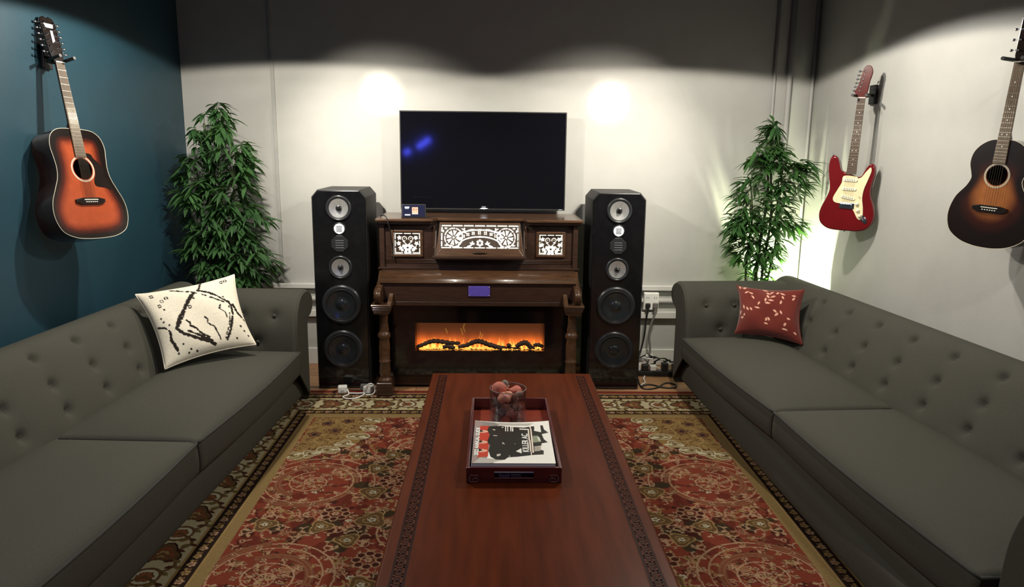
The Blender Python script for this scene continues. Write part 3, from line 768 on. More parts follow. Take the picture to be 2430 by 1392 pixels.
for x0, x1, z0, z1 in ((-.707, -.508, .960, 1.122), (.312, .494, .964, 1.118)):
    fr = MB(); 
    for a in ((x0-.012, x0+.006, z0-.012, z1+.012), (x1-.006, x1+.012, z0-.012, z1+.012), (x0, x1, z0-.014, z0+.004), (x0, x1, z1-.004, z1+.014)):
        fr.box(a[0], a[1], 5.172, 5.19, a[2], a[3])
    f = PP('panel_frame', fr, M_wal, .004)
    PP('light_panel', MB().box(x0, x1, 5.200, 5.205, z0, z1), M_lit, 0, 2, f)
    fret(side_mask, x1-x0-.016, z1-z0-.012, .002, lambda x, y, w_, x0=x0, z1=z1: (x0+.008+x, 5.198-w_, z1-.006-y), .006, 'fretwork', f)
# keyboard fallboard, key slip and cheeks
pf = catmull([(5.165, .862), (5.10, .860), (5.045, .848), (5.008, .825), (4.993, .806), (4.99, .797)], 6)
fl = MB(); pf2 = pf+[(5.05, .79), (5.165, .80)]
fl.prism(pf2, lambda u, v, w_: (w_, u, v), -.778, .573, smooth_side=True); PP('fallboard', fl, M_wal)
lip = MB(); lip.tube([(-.778, 4.992, .796), (.573, 4.992, .796)], .007, 10); PP('fallboard_lip', lip, M_wal)
PP('key_slip', MB().box(-.765, .56, 5.0, 5.03, .662, .797), M_wald, .004)
PP('key_bed', MB().box(-.80, .595, 5.0, 5.30, .63, .664), M_wald, .006)
for s, xo in ((-1, -.80), (1, .595)):
    ap_ = catmull([(5.19, .866), (5.13, .845), (5.06, .80), (4.97, .775), (4.91, .768), (4.868, .745), (4.862, .71), (4.885, .68), (4.90, .664)], 6)+[(5.19, .664)]
    a = MB(); a.prism(ap_, lambda u, v, w_: (w_, u, v), min(xo, xo-s*.045), max(xo, xo-s*.045), smooth_side=True); ck = PP('cheek', a, M_wal)
    bx0, bx1 = (xo-.022, xo+.115) if s < 0 else (xo-.115, xo+.022)
    b = MB(); b.box(bx0, bx1, 4.862, 5.02, .648, .664); b.box(bx0+.004, bx1-.004, 4.868, 5.02, .632, .648); b.box(bx0+.008, bx1-.01, 4.874, 5.02, .616, .632); b.box(bx0+.014, bx1-.018, 4.882, 5.02, .595, .616)
    b.prism([(4.87, .664), (5.0, .664), (5.0, .72)], lambda u, v, w_: (w_, u, v), (bx1-.03) if s < 0 else bx0, bx1 if s < 0 else bx0+.03)
    PP('corbel', b, M_wal, .004)
    cx = -.748 if s < 0 else .543
    lgp = [(.030, .600), (.034, .585), (.026, .575), (.028, .56), (.026, .53), (.030, .50), (.034, .475), (.030, .462), (.040, .452), (.044, .440), (.044, .425), (.036, .412), (.034, .40), (.038, .36), (.038, .30), (.036, .262), (.041, .256), (.041, .246), (.036, .240), (.040, .18), (.036, .150), (.030, .140), (.046, .128), (.050, .116), (.046, .104)]
    l = MB(); l.lathe(lgp, cx, 4.955, 28); l.v = [(cx+(v[0]-cx), v[1], v[2]) for v in l.v]
    leg = PP('leg', l, M_wal)
    PP('leg_foot', MB().box(cx-.056, cx+.056, 4.90, 5.02, .0095, .106), M_wald, .008, 3, leg)
    # bracket block tying the leg to the case
    PP('toe_block', MB().box(min(cx, cx-s*0)-.04, cx+.04, 5.02, 5.16, .02, .10), M_wald, .006, 2, leg)
PP('toe_rail', MB().box(-.765, .56, 5.13, 5.16, .02, .108), M_wald, .005)
M_plate = mat('plate_violet_reflection', srgb('#6f5ed0'), .35, metal=.35, noise=.06, nscale=60)  # reflected glow of the blue lamps put into the metal's base colour
pl = PP('name_plate', MB().box(-.172, -.022, 4.992, 5.0, .701, .773), M_plate, .003, label='blank metal plate with a violet reflection painted into its colour')
for x in (-.165, -.029):
    for z in (.708, .766): q = MB(); q.lathe([(.0001, 4.9905), (.0035, 4.991), (.0035, 4.993)], x, 0, 10, axis='y', cz=z); q.v = [(v[0], v[1], v[2]) for v in q.v]; PP('screw', q, M_brass, 0, 2, pl)

# ------------------------------------------------------------------ electric fireplace in the piano's knee space
FO = (-.10, 5.15, 0)
fire = thing('electric_fireplace', 'wide black electric fireplace with glowing flames set below the piano keyboard', 'fireplace', FO)
def FF(name, mb, m, bevel=0, parent=None, **k): return obj(name, mb, m, parent or fire, FO, bevel=bevel, **k)
fx0, fx1, fz0, fz1 = -.551, .366, .286, .489
q = MB()
q.box(-.715, fx0, 5.095, 5.125, .11, .628); q.box(fx1, .518, 5.095, 5.125, .11, .628); q.box(fx0, fx1, 5.095, 5.125, .11, fz0); q.box(fx0, fx1, 5.095, 5.125, fz1, .628)
FF('front_panel', q, M_blk)
FF('firebox', MB().box(fx0-.02, fx1+.02, 5.24, 5.26, fz0-.03, fz1+.03).box(fx0-.02, fx1+.02, 5.125, 5.25, fz1, fz1+.02).box(fx0-.02, fx1+.02, 5.125, 5.25, fz0-.03, fz0-.008).box(fx0-.03, fx0, 5.125, 5.25, fz0-.03, fz1+.03).box(fx1, fx1+.03, 5.125, 5.25, fz0-.03, fz1+.03), M_blkm)
def flames():
    W_, H_ = fx1-fx0, .215; res = .0025; nx = int(W_/res)+1; ny = int(H_/res)+1
    X, Z = np.meshgrid(np.linspace(0, W_, nx), np.linspace(0, H_, ny)); r = np.random.default_rng(12)
    col = np.zeros((ny, nx, 3)); t = Z/H_
    col[..., 0] = .135-.080*t; col[..., 1] = .030-.012*t; col[..., 2] = .010-.004*t
    g = np.exp(-((Z-.03)/.055)**2); 
    n1 = sum(np.sin(X*f+p)*a for f, p, a in ((9, 1, .5), (23, 2, .35), (47, .4, .25), (90, 3, .2)))
    g = g*(1+.35*n1)
    col += g[..., None]*np.array([.75, .13, .015])
    fl_ = np.zeros_like(X)
    for k in range(62):
        x0 = r.uniform(.02, W_-.02); h = r.uniform(.04, .085)*(1.25 if r.random() < .15 else 1); w_ = r.uniform(.006, .016); ph = r.uniform(0, 6); s = r.uniform(-.012, .012)
        cx = x0+s*(Z/h)+.004*np.sin(Z*90+ph); ww = w_*np.clip(1-(Z/h), 0, 1)**.7+1e-4
        fl_ = np.maximum(fl_, np.exp(-((X-cx)/ww)**2)*np.clip(1.15-Z/h, 0, 1)*r.uniform(.6, 1))
    for x0, z0, z1 in ((.325, .10, .15), (.345, .12, .185), (.455, .07, .125), (.47, .06, .11), (.215, .11, .15)):
        fl_ = np.maximum(fl_, .22*np.exp(-((X-x0-.006*np.sin(Z*70))/.003)**2)*((Z > z0) & (Z < z1)))
    col += (fl_**1.1)[..., None]*np.array([1.1, .55, .07])+(fl_**3)[..., None]*np.array([.3, .45, .12])
    edge = np.clip(np.minimum(X, W_-X)/.03, 0, 1)*.5+.5
    col *= edge[..., None]
    mb = MB(); mb.grid([[(fx0+X[j, i], 5.175, fz0-.004+Z[j, i]) for i in range(nx)] for j in range(ny)])
    FF('flame_screen', mb, attr_mat('flame_glow', .9, emit=1.25, spec=.02), colors=col.reshape(-1, 3))
flames()
M_log = mat('charred_log', (.035, .018, .012), .9, noise=.5, nscale=60, bump=.8, bscale=90)
M_ember = mat('ember', (.3, .1, .03), .8, emit=(1, .40, .06), estr=1.6, noise=.3)
def log(pts, r, m=M_log):
    P = catmull(pts, 6); n = len(P); q = MB(); rr = [1.45*r*(.55+.45*math.sin(PI*(i+.7)/(n+.6))**.5)*(1+.18*math.sin(i*2.1)) for i in range(n)]
    q.tube(P, rr, 9); return FF('log', q, m)
lz = fz0
for P, r in (([(-.545, 5.135, lz+.012), (-.49, 5.14, lz+.038), (-.43, 5.14, lz+.058), (-.37, 5.14, lz+.055), (-.30, 5.145, lz+.044), (-.235, 5.145, lz+.043)], .011),
             ([(-.54, 5.13, lz+.028), (-.50, 5.135, lz+.036), (-.45, 5.14, lz+.05)], .006),
             ([(-.36, 5.13, lz+.018), (-.32, 5.132, lz+.022), (-.27, 5.13, lz+.012)], .010),
             ([(-.25, 5.135, lz+.018), (-.19, 5.138, lz+.03), (-.13, 5.14, lz+.055), (-.085, 5.14, lz+.056), (-.03, 5.14, lz+.035), (.04, 5.138, lz+.015), (.07, 5.135, lz+.008)], .012),
             ([(-.02, 5.145, lz+.045), (.03, 5.145, lz+.024), (.11, 5.14, lz+.012), (.20, 5.135, lz+.010)], .006),
             ([(.165, 5.14, lz+.02), (.20, 5.14, lz+.042), (.235, 5.14, lz+.05), (.26, 5.138, lz+.03), (.275, 5.135, lz+.005)], .013),
             ([(.24, 5.13, lz+.045), (.27, 5.132, lz+.03), (.30, 5.13, lz+.008)], .007), ([(.29, 5.135, lz+.03), (.325, 5.137, lz+.036), (.362, 5.135, lz+.022)], .010), ([(.10, 5.135, lz+.03), (.115, 5.135, lz+.034), (.128, 5.135, lz+.022)], .009)):
    log(P, r)
q = MB(); rg = random.Random(8)
for k in range(230):
    x = rg.uniform(fx0+.02, fx1-.02); q.sphere((x, rg.uniform(5.128, 5.165), lz+rg.uniform(-.002, .008)), rg.uniform(.003, .0075), 3, sq=(1.5, 1, .7))
o = FF('ember_bed', q, M_ember); o['kind'] = 'stuff'

# ------------------------------------------------------------------ wall television
TO = (-.08, 5.64, 1.6)
tv = thing('television', 'large black flat screen television on the wall above the piano', 'television', TO)
def TT(name, mb, m, bevel=0, parent=None, **k): return obj(name, mb, m, parent or tv, TO, bevel=bevel, **k)
tx0, tx1, tz0, tz1 = -.700, .537, 1.246, 1.970
M_scr = mat('tv_glass', (.004, .004, .006), .06, noise=0, coat=0, spec=.5)
TT('housing', MB().box(tx0, tx1, 5.603, 5.638, tz0, tz1), M_blkm, .003)
TT('screen', MB().box(tx0+.008, tx1-.008, 5.600, 5.604, tz0+.014, tz1-.008), M_scr)
TT('wall_mount', MB().box(-.35, .2, 5.638, YB, 1.45, 1.78), M_blkm, .005)
M_led = mat('white_led', (.9, .9, .95), .5, emit=(.8, .9, 1), estr=2.2)
M_logo = mat('logo_silver', (.5, .55, .62), .4, emit=(.5, .6, .75), estr=.25)
q = MB(); q.prism([(-.107, 1.2575), (-.082, 1.262), (-.068, 1.262), (-.043, 1.2575), (-.075, 1.2525)], lambda u, v, w_: (u, w_, v), 5.597, 5.6); TT('standby_light', q, M_led)
text('logo', 'SONY', .013, M_logo, tv, Matrix.Translation((.005, -.0405, -.331)) @ frame_mtx((0, 0, 0), (1, 0, 0), (0, 0, 1)))
TT('badge', MB().box(.490, .516, 5.5985, 5.6, 1.2525, 1.2555), M_logo)

# ------------------------------------------------------------------ small smart display on the piano
DO = (-.563, 5.22, 1.2195)
sd = thing('smart_display', 'small black tabletop smart display on the left end of the piano lid', 'display', DO, .12)
def face(u, v, w_): return (u, -.035+.26*v-w_, v+.002)     # leaning screen plane
q = MB(); q.prism([(-.035, 0), (.075, 0), (.05, .03), (.0, .095), (-.011, .095)], lambda u, v, w_: (w_, u, v), -.085, .085)
obj('body', q, M_blkm, sd, bevel=.006)
q = MB(); q.prism([(-.077, .008), (.077, .008), (.077, .088), (-.077, .088)], face, .001, .003)
scn = obj('screen', q, mat('display_blue', (.01, .01, .02), .2, emit=srgb('#161a38'), estr=.9), sd)
def pix(x0, x1, z0, z1, col, st): 
    q = MB(); q.prism([(x0, z0), (x1, z0), (x1, z1), (x0, z1)], face, .003, .0036)
    obj('icon', q, mat('icon', (.02, .02, .02), .4, emit=col, estr=st), scn)
pix(-.062, -.030, .066, .076, (.8, .92, 1), 1.3); pix(-.060, -.034, .060, .065, (.8, .92, 1), .6); pix(-.062, -.024, .016, .024, (.9, .95, 1), 1.4)
pix(-.012, .030, .026, .072, (1, .55, .36), 1.3); pix(-.004, .006, .048, .066, (.6, .08, .02), 1); pix(.012, .022, .050, .062, (.75, .15, .05), 1); pix(-.012, .030, .024, .030, (1, .8, .7), 1.2)

# ------------------------------------------------------------------ loudspeakers
M_cone = mat('silver_cone', (.62, .62, .60), .35, metal=.8, noise=.08, nscale=60)
M_rubber = mat('woofer_rubber', (.014, .015, .017), .38, noise=.15)
M_wcone = mat('woofer_cone', (.016, .019, .022), .22, noise=.15, coat=.5)
M_ring = mat('bezel_black', (.022, .024, .027), .28, noise=.1)
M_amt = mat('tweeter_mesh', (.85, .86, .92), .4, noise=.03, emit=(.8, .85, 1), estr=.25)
M_slat = mat('slat_grey', (.16, .16, .17), .4, noise=.1)
def make_speaker():
    t = thing('loudspeaker', 'x', 'speaker')
    W2, Hh, D = .186, 1.415, .47
    q = MB(); ch = .05
    q.prism([(-W2, .0), (W2, .0), (W2, Hh-ch), (W2-ch*.85, Hh), (-W2+ch*.85, Hh), (-W2, Hh-ch)], lambda u, v, w_: (u, w_, v), .012, D)
    obj('cabinet', q, M_blkm, t, bevel=.004)
    q = MB(); q.prism([(-W2+.006, .006), (W2-.006, .006), (W2-.006, Hh-ch-.003), (W2-ch*.85-.003, Hh-.006), (-W2+ch*.85+.003, Hh-.006), (-W2+.006, Hh-ch-.003)], lambda u, v, w_: (u, w_, v), 0, .013)
    obj('baffle', q, M_blk, t, bevel=.004)
    def woofer(z):
        m_ = MB(); m_.lathe([(.100, -.002), (.112, -.012), (.124, -.016), (.136, -.010), (.140, 0), (.140, .004)], 0, 0, 40, axis='y', cz=z); wf = obj('woofer', m_, M_ring, t)
        m_ = MB(); m_.lathe([(.112, -.011), (.106, -.014), (.098, -.010), (.093, .0)], 0, -.0005, 40, axis='y', cz=z); obj('surround', m_, M_rubber, wf)
        m_ = MB(); m_.lathe([(.095, -.002), (.090, -.001), (.045, -.0006), (.0001, -.0005)], 0, 0, 40, axis='y', cz=z)
        # dished cone sunk into the baffle ring
        m_ = MB(); m_.lathe([(.097, -.0135), (.09, -.012), (.06, -.006), (.036, -.002), (.034, -.004), (.02, -.0085), (.0001, -.010)], 0, 0, 40, axis='y', cz=z); obj('cone', m_, M_wcone, wf)
    woofer(.293); woofer(.617)
    def midr(z, r):
        m_ = MB(); m_.lathe([(r*.84, -.002), (r*.90, -.010), (r*.98, -.012), (r*1.04, -.006), (r*1.06, 0), (r*1.06, .004)], 0, 0, 36, axis='y', cz=z); md_ = obj('midrange_driver', m_, M_ring, t)
        m_ = MB(); m_.lathe([(r*.90, -.0095), (r*.84, -.008), (r*.76, -.0065)], 0, 0, 36, axis='y', cz=z); obj('surround', m_, M_rubber, md_)
        m_ = MB(); m_.lathe([(r*.78, -.0075), (r*.5, -.004), (r*.26, -.0015)], 0, 0, 36, axis='y', cz=z); obj('cone', m_, M_cone, md_)
        m_ = MB(); m_.lathe([(r*.26, 0), (r*.25, -.008), (r*.16, -.024), (r*.05, -.033), (.0001, -.034)], 0, 0, 24, axis='y', cz=z); obj('phase_plug', m_, M_blk, md_)
    midr(.880, .078); midr(1.290, .084)
    m_ = MB(); m_.lathe([(.034, -.001), (.038, -.007), (.043, -.005), (.044, 0)], 0, 0, 30, axis='y', cz=1.150); tw = obj('tweeter', m_, M_ring, t)
    m_ = MB(); m_.lathe([(.036, -.004), (.03, -.0055), (.0001, -.006)], 0, 0, 30, axis='y', cz=1.150); obj('tweeter_face', m_, M_amt, tw)
    m_ = MB()
    for k in range(-2, 3): m_.box(-.019, .019, -.008, -.0052, 1.150+k*.0085-.0018, 1.150+k*.0085+.0018)
    obj('slat', m_, M_slat, tw)
    m_ = MB(); m_.prism([(.062*math.cos(a)*(1 if abs(math.sin(a)) < .8 else .9), 1.045+.062*math.sin(a)) for a in np.linspace(0, 2*PI, 9)[:-1]+PI/8], lambda u, v, w_: (u, w_, v), -.006, 0); up = obj('air_motion_driver', m_, M_ring, t, bevel=.003)
    m_ = MB()
    for k in range(4): m_.box(-.028, .028, -.008, -.0055, 1.068-k*.0165-.0022, 1.068-k*.0165+.0022)
    obj('slat', m_, M_slat, up)
    for x in (-.12, .12):
        for y in (.06, .34): m_ = MB(); m_.lathe([(.014, -.0), (.012, .0)], x, y, 10)
    return t
s1 = make_speaker(); s1.location = (-1.062, 5.10, 0); s1.rotation_euler = (0, 0, .005)
tag(s1, 'tall black floor-standing loudspeaker between the teal-wall sofa and the piano', 'speaker', 'tower loudspeakers beside the piano')
s2 = dup_tree(s1); s2.location = (.868, 5.10, 0); s2.rotation_euler = (0, 0, -.01)
tag(s2, 'tall black floor-standing loudspeaker on the power outlet side of the piano', 'speaker', 'tower loudspeakers beside the piano')
# ------------------------------------------------------------------ coffee table
M_mah = mat('mahogany', (.080, .0155, .0045), .36, noise=.22, nscale=3, stretch=(10, 1, 10), coat=0, spec=.07)
M_mahd = mat('mahogany_inlay_dark', (.024, .006, .004), .5, noise=.2, nscale=30, spec=.06)
M_mahl = mat('mahogany_inlay_light', (.085, .023, .011), .5, noise=.2, nscale=30, spec=.06)
TBO = (.106, 2.75, 0)
tab = thing('coffee_table', 'long red mahogany coffee table with greek key borders on the rug', 'table', TBO)
def CT(name, mb, m, bevel=0, seg=2, parent=None): return obj(name, mb, m, parent or tab, TBO, bevel=bevel, seg=seg)
ax0, ax1, ay0, ay1, tz = -.339, .551, 1.50, 4.005, .46
CT('tabletop', MB().box(ax0, ax1, ay0, ay1, tz-.035, tz), M_mah, .010, 4)
CT('apron', MB().box(ax0+.03, ax1-.03, ay0+.03, ay1-.03, tz-.13, tz-.034), M_mah, .004)
for x in (ax0+.07, ax1-.07):
    for y in (ay0+.08, ay1-.08):
        q = MB(); q.prism([(-.045, -.045), (.045, -.045), (.045, .045), (-.045, .045)], lambda u, v, w_: (x+u*(.72+.28*w_/.33), y+v*(.72+.28*w_/.33), w_), .0095, .34)
        CT('leg', q, M_mah, .006)
def key_border(sx):
    x_in = .106+sx*(.445-.088); x_out = .106+sx*(.445-.040)
    y0, y1 = ay0+.05, ay1-.045
    b = MB(); b.box(min(x_in, x_out), max(x_in, x_out), y0, y1, tz-.001, tz+.0004)
    s = CT('key_border', b, M_mahd)
    l = MB()
    def strip(u0, u1, v0, v1):
        xa, xb = x_in+(x_out-x_in)*u0, x_in+(x_out-x_in)*u1
        l.box(min(xa, xb), max(xa, xb), v0, v1, tz+.0003, tz+.0008)
    strip(-.06, 0, y0, y1); strip(1.0, 1.06, y0, y1)
    unit = .049; n = int((y1-y0)/unit); t_ = .0052; e_ = t_/abs(x_out-x_in)
    for k in range(n):
        v = y0+k*unit+.004
        a, b_ = .20, .82                                     # meander: one hooked key per unit
        strip(a, a+e_, v, v+unit*.80); strip(a, b_, v+unit*.80-t_, v+unit*.80); strip(b_-e_, b_, v+unit*.28, v+unit*.80)
        strip(.46, b_, v+unit*.28, v+unit*.28+t_); strip(.46, .46+e_, v+unit*.28, v+unit*.55)
        strip(a, b_, v, v+t_); strip(b_-e_, b_, v-unit*.2, v+t_)
    CT('key_inlay', l, M_mahl, 0, 2, s)
key_border(-1); key_border(1)

# ------------------------------------------------------------------ tray with magazines and a vase
M_tray = mat('tray_lacquer', (.085, .016, .018), .22, noise=.25, nscale=12, coat=.5)
M_trayf = mat('tray_floor', (.20, .035, .020), .3, noise=.2, nscale=10, coat=.3)
M_sil = mat('silver', (.7, .68, .72), .25, metal=1, noise=.05)
ty0, ty1, tX0, tX1, h = 2.605, 3.405, -.098, .264, .062
TRO = ((tX0+tX1)/2, (ty0+ty1)/2, tz)
tray = thing('serving_tray', 'dark red lacquered tray with cut-out handles on the coffee table', 'tray', TRO)
def TR(name, mb, m, bevel=0, parent=None, **k): return obj(name, mb, m, parent or tray, TRO, bevel=bevel, **k)
TR('tray_bottom', MB().box(tX0+.01, tX1-.01, ty0+.01, ty1-.01, tz+.0005, tz+.009), M_trayf)
for x0 in (tX0, tX1-.012): TR('side_wall', MB().box(x0, x0+.012, ty0, ty1, tz+.0005, tz+h), M_tray, .003)
mx = (tX0+tX1)/2
for y0 in (ty0, ty1-.012):
    q = MB(); hw = .075
    q.box(tX0+.012, mx-hw, y0, y0+.012, tz+.0005, tz+h); q.box(mx+hw, tX1-.012, y0, y0+.012, tz+.0005, tz+h)
    q.box(mx-hw, mx+hw, y0, y0+.012, tz+.0005, tz+.021); q.box(mx-hw, mx+hw, y0, y0+.012, tz+.047, tz+h)
    e = TR('end_wall', q, M_tray)
    if y0 == ty0:
        TR('handle_trim', MB().box(mx-hw, mx+hw, y0-.002, y0+.002, tz+.018, tz+.0215), M_sil, .001, e)
        for s in (-1, 1):
            k = MB(); bx = mx+s*.152; 
            for a in ((-.018, .018, .030, .0335), (-.018, -.0145, .004, .0335), (-.018, .018, .004, .0075), (.0145, .018, .004, .022), (-.006, .018, .0185, .022), (-.006, -.0025, .0125, .022)):
                k.box(min(bx+s*a[0]*-1, bx+s*a[1]*-1), max(bx+s*a[0]*-1, bx+s*a[1]*-1), y0-.0012, y0+.001, tz+a[2], tz+a[3])
            TR('key_corner', k, mat('tray_key', (.20, .11, .12), .3, noise=.1), 0, e)
# magazines
MW, MD = .318, .425
def mag(name, label, z0, z1, yo, xo, ang, canvas=None, cat='magazine', spine=None, group=None):
    cxm, cym = mx+xo, ty0+.020+MD/2+yo
    o0 = (cxm, cym, z0)
    t = thing(name, label, cat, o0, ang, group)
    q = MB(); q.box(-MW/2, MW/2, -MD/2, MD/2, .0002, z1-z0-.0008)
    obj('pages', q, mat('paper_'+name, (.78, .77, .82), .6, noise=.05, nscale=300, stretch=(1, 1, 60)), t)
    if canvas is not None:
        ny, nx = canvas.a.shape[:2]; rows = []
        for j in range(ny):
            v = 1-j/(ny-1)
            rows.append([(-MW/2-.001+(MW+.002)*i/(nx-1), -MD/2-.001+(MD+.002)*v, z1-z0+.0085*max(0, (v-.8)/.2)**1.6*(abs(2*i/(nx-1)-1)**2)) for i in range(nx)])
        m_ = MB(); m_.grid(rows); obj('cover', m_, attr_mat('glossy_cover', .35, coat=.25), t, colors=canvas.a.reshape(-1, 3))
    else:
        obj('cover', MB().box(-MW/2-.001, MW/2+.001, -MD/2-.001, MD/2+.001, z1-z0-.0008, z1-z0), mat('cover_'+name, spine or (.3, .3, .5), .35, noise=.2, nscale=8), t)
    return t
c = Canvas(.32, .43, .0018, srgb('#f2efe8'))
def mgp(P, col): c.poly([((x-130)/1790*.32 if False else x, y) for x, y in P], col)
def m2(x, y):      # zoomed-photo coordinates to cover coordinates (rows run far to near)
    v = (y-100)/790; lx = 155-35*v; rx = 1715+205*v
    return ((x-lx)/(rx-lx)*.32, v**1.12*.43)
def mp(P, col): c.poly([m2(*p) for p in P], col)
G1, G2, BKc, RDc, SKc = srgb('#8b8580'), srgb('#b9b4ac'), srgb('#25231f'), srgb('#c0402c'), srgb('#e8b9a0')
mp([(140, 100), (850, 130), (600, 210), (430, 860), (700, 900), (110, 900)], G1); mp([(140, 100), (300, 120), (270, 400), (230, 880), (110, 900)], srgb('#9d8a86'))
mp([(560, 120), (1400, 140), (1300, 200), (700, 190)], G2); mp([(300, 800), (800, 840), (500, 890), (150, 890)], G2)
mp([(265, 210), (460, 205), (470, 790), (235, 800), (250, 500)], RDc)
for y0, y1 in ((345, 480), (560, 650)): mp([(300, y0), (410, y0), (490, (y0+y1)/2), (420, y1), (290, y1)], RDc)
mp([(460, 215), (700, 200), (960, 225), (1200, 240), (1350, 215), (1600, 190), (1640, 280), (1740, 350), (1600, 380), (1650, 480), (1740, 540), (1600, 560), (1610, 600), (1440, 620), (1660, 690), (1660, 750), (1440, 760), (1100, 790), (900, 800), (820, 840), (640, 835), (520, 790), (470, 690), (500, 600), (430, 540), (480, 400), (420, 300)], BKc)
for y in (330, 540, 690):
    for a, b, r, col in ((330, y, .016, SKc), (270, y-10, .012, BKc), (400, y, .009, SKc)): c.disc(*m2(a, b), r, col)
    for a, b in ((320, y-18), (330, y+14), (365, y)): c.disc(*m2(a, b), .0028, srgb('#6a3a30'))
for P in ([(540, 275), (600, 290), (590, 305), (550, 300)], [(755, 535), (800, 560), (820, 580), (760, 570)], [(650, 750), (740, 740), (730, 770), (660, 785)], [(560, 408), (650, 412), (640, 424), (560, 420)], [(1020, 560), (1045, 565), (1040, 580)], [(910, 765), (945, 780), (930, 795)], [(720, 230), (780, 225), (750, 255)]): mp(P, srgb('#c9c2b8'))
for x in (800, 845, 910, 950): mp([(x, 200), (x+22, 200), (x+30, 325), (x+8, 325)], srgb('#f0ede6'))
for (a, b) in ((1320, 1360), (1375, 1405)): pass
mp([(1318, 180), (1345, 180), (1450, 720), (1425, 725)], srgb('#f3e2d2')); mp([(1280, 270), (1310, 270), (1415, 770), (1390, 775)], srgb('#f3e2d2')); mp([(1110, 260), (1310, 270), (1310, 292), (1110, 285)], srgb('#e9e4da'))
mp([(1400, 420), (1520, 410), (1600, 530), (1420, 545)], srgb('#8f957f')); mp([(1500, 440), (1550, 440), (1590, 520), (1540, 510)], srgb('#d8dccb'))
mp([(1415, 145), (1535, 140), (1580, 340), (1430, 310)], srgb('#f2efe8')); mp([(1450, 620), (1600, 610), (1590, 690), (1460, 700)], srgb('#a9a195'))
mp([(1640, 400), (1760, 390), (1760, 520), (1650, 470)], srgb('#f2efe8')); mp([(1060, 700), (1170, 650), (1190, 735)], srgb('#efece4'))
M_pwht = mat('print_white', (.85, .84, .80), .4, noise=.02)
stack_z = tz+.0095
names = [('magazine', 'lowest magazine of the pile in the tray, its spine showing through the front handle', (.05, .04, .07)), ('magazine', 'middle magazine of the pile in the tray with pale blue cover edge', (.35, .33, .62))]
zz = stack_z; th = (.022, .018, .022); tops = []
for i, (n_, lab, sp) in enumerate(names):
    t = mag(n_, lab, zz, zz+th[i], .003*i, .002*(-1)**i, .006*(-1)**i, None, spine=sp, group='magazines piled in the tray'); tops.append(t); zz += th[i]+.0006
    if i == 0:
        obj('spine', MB().box(-MW/2-.0012, MW/2+.0012, -MD/2-.003, -MD/2, .0003, .0212), mat('spine_dark', (.02, .016, .03), .4, noise=.1), t)
        M_sp = mat('spine_print', (.75, .70, .95), .4, noise=.05)
        text('spine_title', 'Sound', .0155, M_sp, t, frame_mtx((-.040, -MD/2-.0034, .0135), (1, 0, 0), (0, 0, 1)), bold=.0004)
        for zq in (.010, .0165): obj('spine_rule', MB().box(-.015, .024, -MD/2-.0034, -MD/2-.002, zq-.0012, zq+.0012), M_sp, t)
t = mag('magazine', 'top magazine in the tray, three people in dark coats on its white cover', zz, zz+th[2], -.002, 0, -.008, c, group='magazines piled in the tray')
zt_ = th[2]+.0012
text('cover_title', '2022 ANNUAL GUIDE', .0215, M_pwht, t, frame_mtx((-.1435, .0, zt_), (0, 1, 0), (-1, 0, 0)), sx=1.4, bold=.0009)
text('cover_headline', 'KILLER AC', .036, M_pwht, t, frame_mtx((.052, -.015, zt_), (0, 1, 0), (-1, 0, 0)), sx=1.15, bold=.0007)
# glass vase with potpourri
VO = (.070, 3.20, tz+.0095)
vase = thing('glass_vase', 'clear glass cylinder vase holding dried potpourri in the tray', 'vase', VO)
q = MB(); q.lathe([(.0001, .001), (.078, .001), (.083, .005), (.083, .168), (.0815, .170), (.080, .168), (.080, .012), (.0001, .010)], 0, 0, 48); obj('vase_wall', q, thin_glass('clear_glass'), vase)
q = MB(); q.lathe([(.0833, .1685), (.0830, .1702), (.0815, .1710), (.0800, .1702), (.0798, .1685)], 0, 0, 48); obj('vase_rim', q, mat('glass_rim', (.16, .14, .145), .12, noise=0, coat=.5), vase)
rg = random.Random(21)
def pebble(name, label, cat, x, y, z, r, m, sq=(1, 1, 1), kind=0, group=None, rot=0):
    o0 = (VO[0]+x, VO[1]+y, VO[2]+z); q = MB(); n = 10 if kind < 4 else 7
    q.sphere((0, 0, 0), r, n, sq=sq)
    for i, v in enumerate(q.v):
        p = Vector(v); a = math.atan2(p.y, p.x)
        if kind == 1: p *= 1+.22*math.sin(3*a+p.z/r*2)                      # folded shell
        if kind == 2: p *= 1+.16*math.cos(7*a)                              # ribbed pod
        if kind == 3: p = Vector((p.x, p.y*(1+.4*p.x/r), p.z+.30*r*math.sin(2.2*p.x/r)))  # curled petal
        q.v[i] = tuple(p)
    o = obj(name, q, m, loc=o0); o.rotation_euler = (rg.uniform(-.4, .4), rg.uniform(-.4, .4), rot or rg.uniform(0, 6)); return tag(o, label, cat, group)
MP1 = mat('pot_red', (.42, .11, .075), .7, noise=.25, nscale=60, bump=.4); MP2 = mat('pot_peach', (.70, .30, .19), .6, noise=.25, nscale=50, bump=.3); MP3 = mat('pot_brown', (.24, .10, .06), .7, noise=.35, nscale=50, bump=.5); MP4 = mat('pot_grey', (.16, .13, .12), .7, noise=.4, nscale=40, bump=.5)
G = 'dried pieces in the vase'
pebble('dried_ball', 'round red dried ball on top in the glass vase', 'potpourri', -.040, .012, .158, .036, MP1, group=G)
pebble('dried_shell', 'pale peach curled shell at the front of the glass vase', 'potpourri', -.012, -.046, .140, .028, MP2, (1.25, .8, .8), 1, G, .3)
pebble('dried_petal', 'reddish curled petal behind the peach shell in the glass vase', 'potpourri', .030, .012, .158, .027, MP1, (1.3, .8, .42), 3, G, .4)
pebble('dried_pod', 'greyish brown ribbed pod at the rim of the glass vase', 'potpourri', .052, -.018, .146, .019, MP3, (1, 1, .8), 2, G)
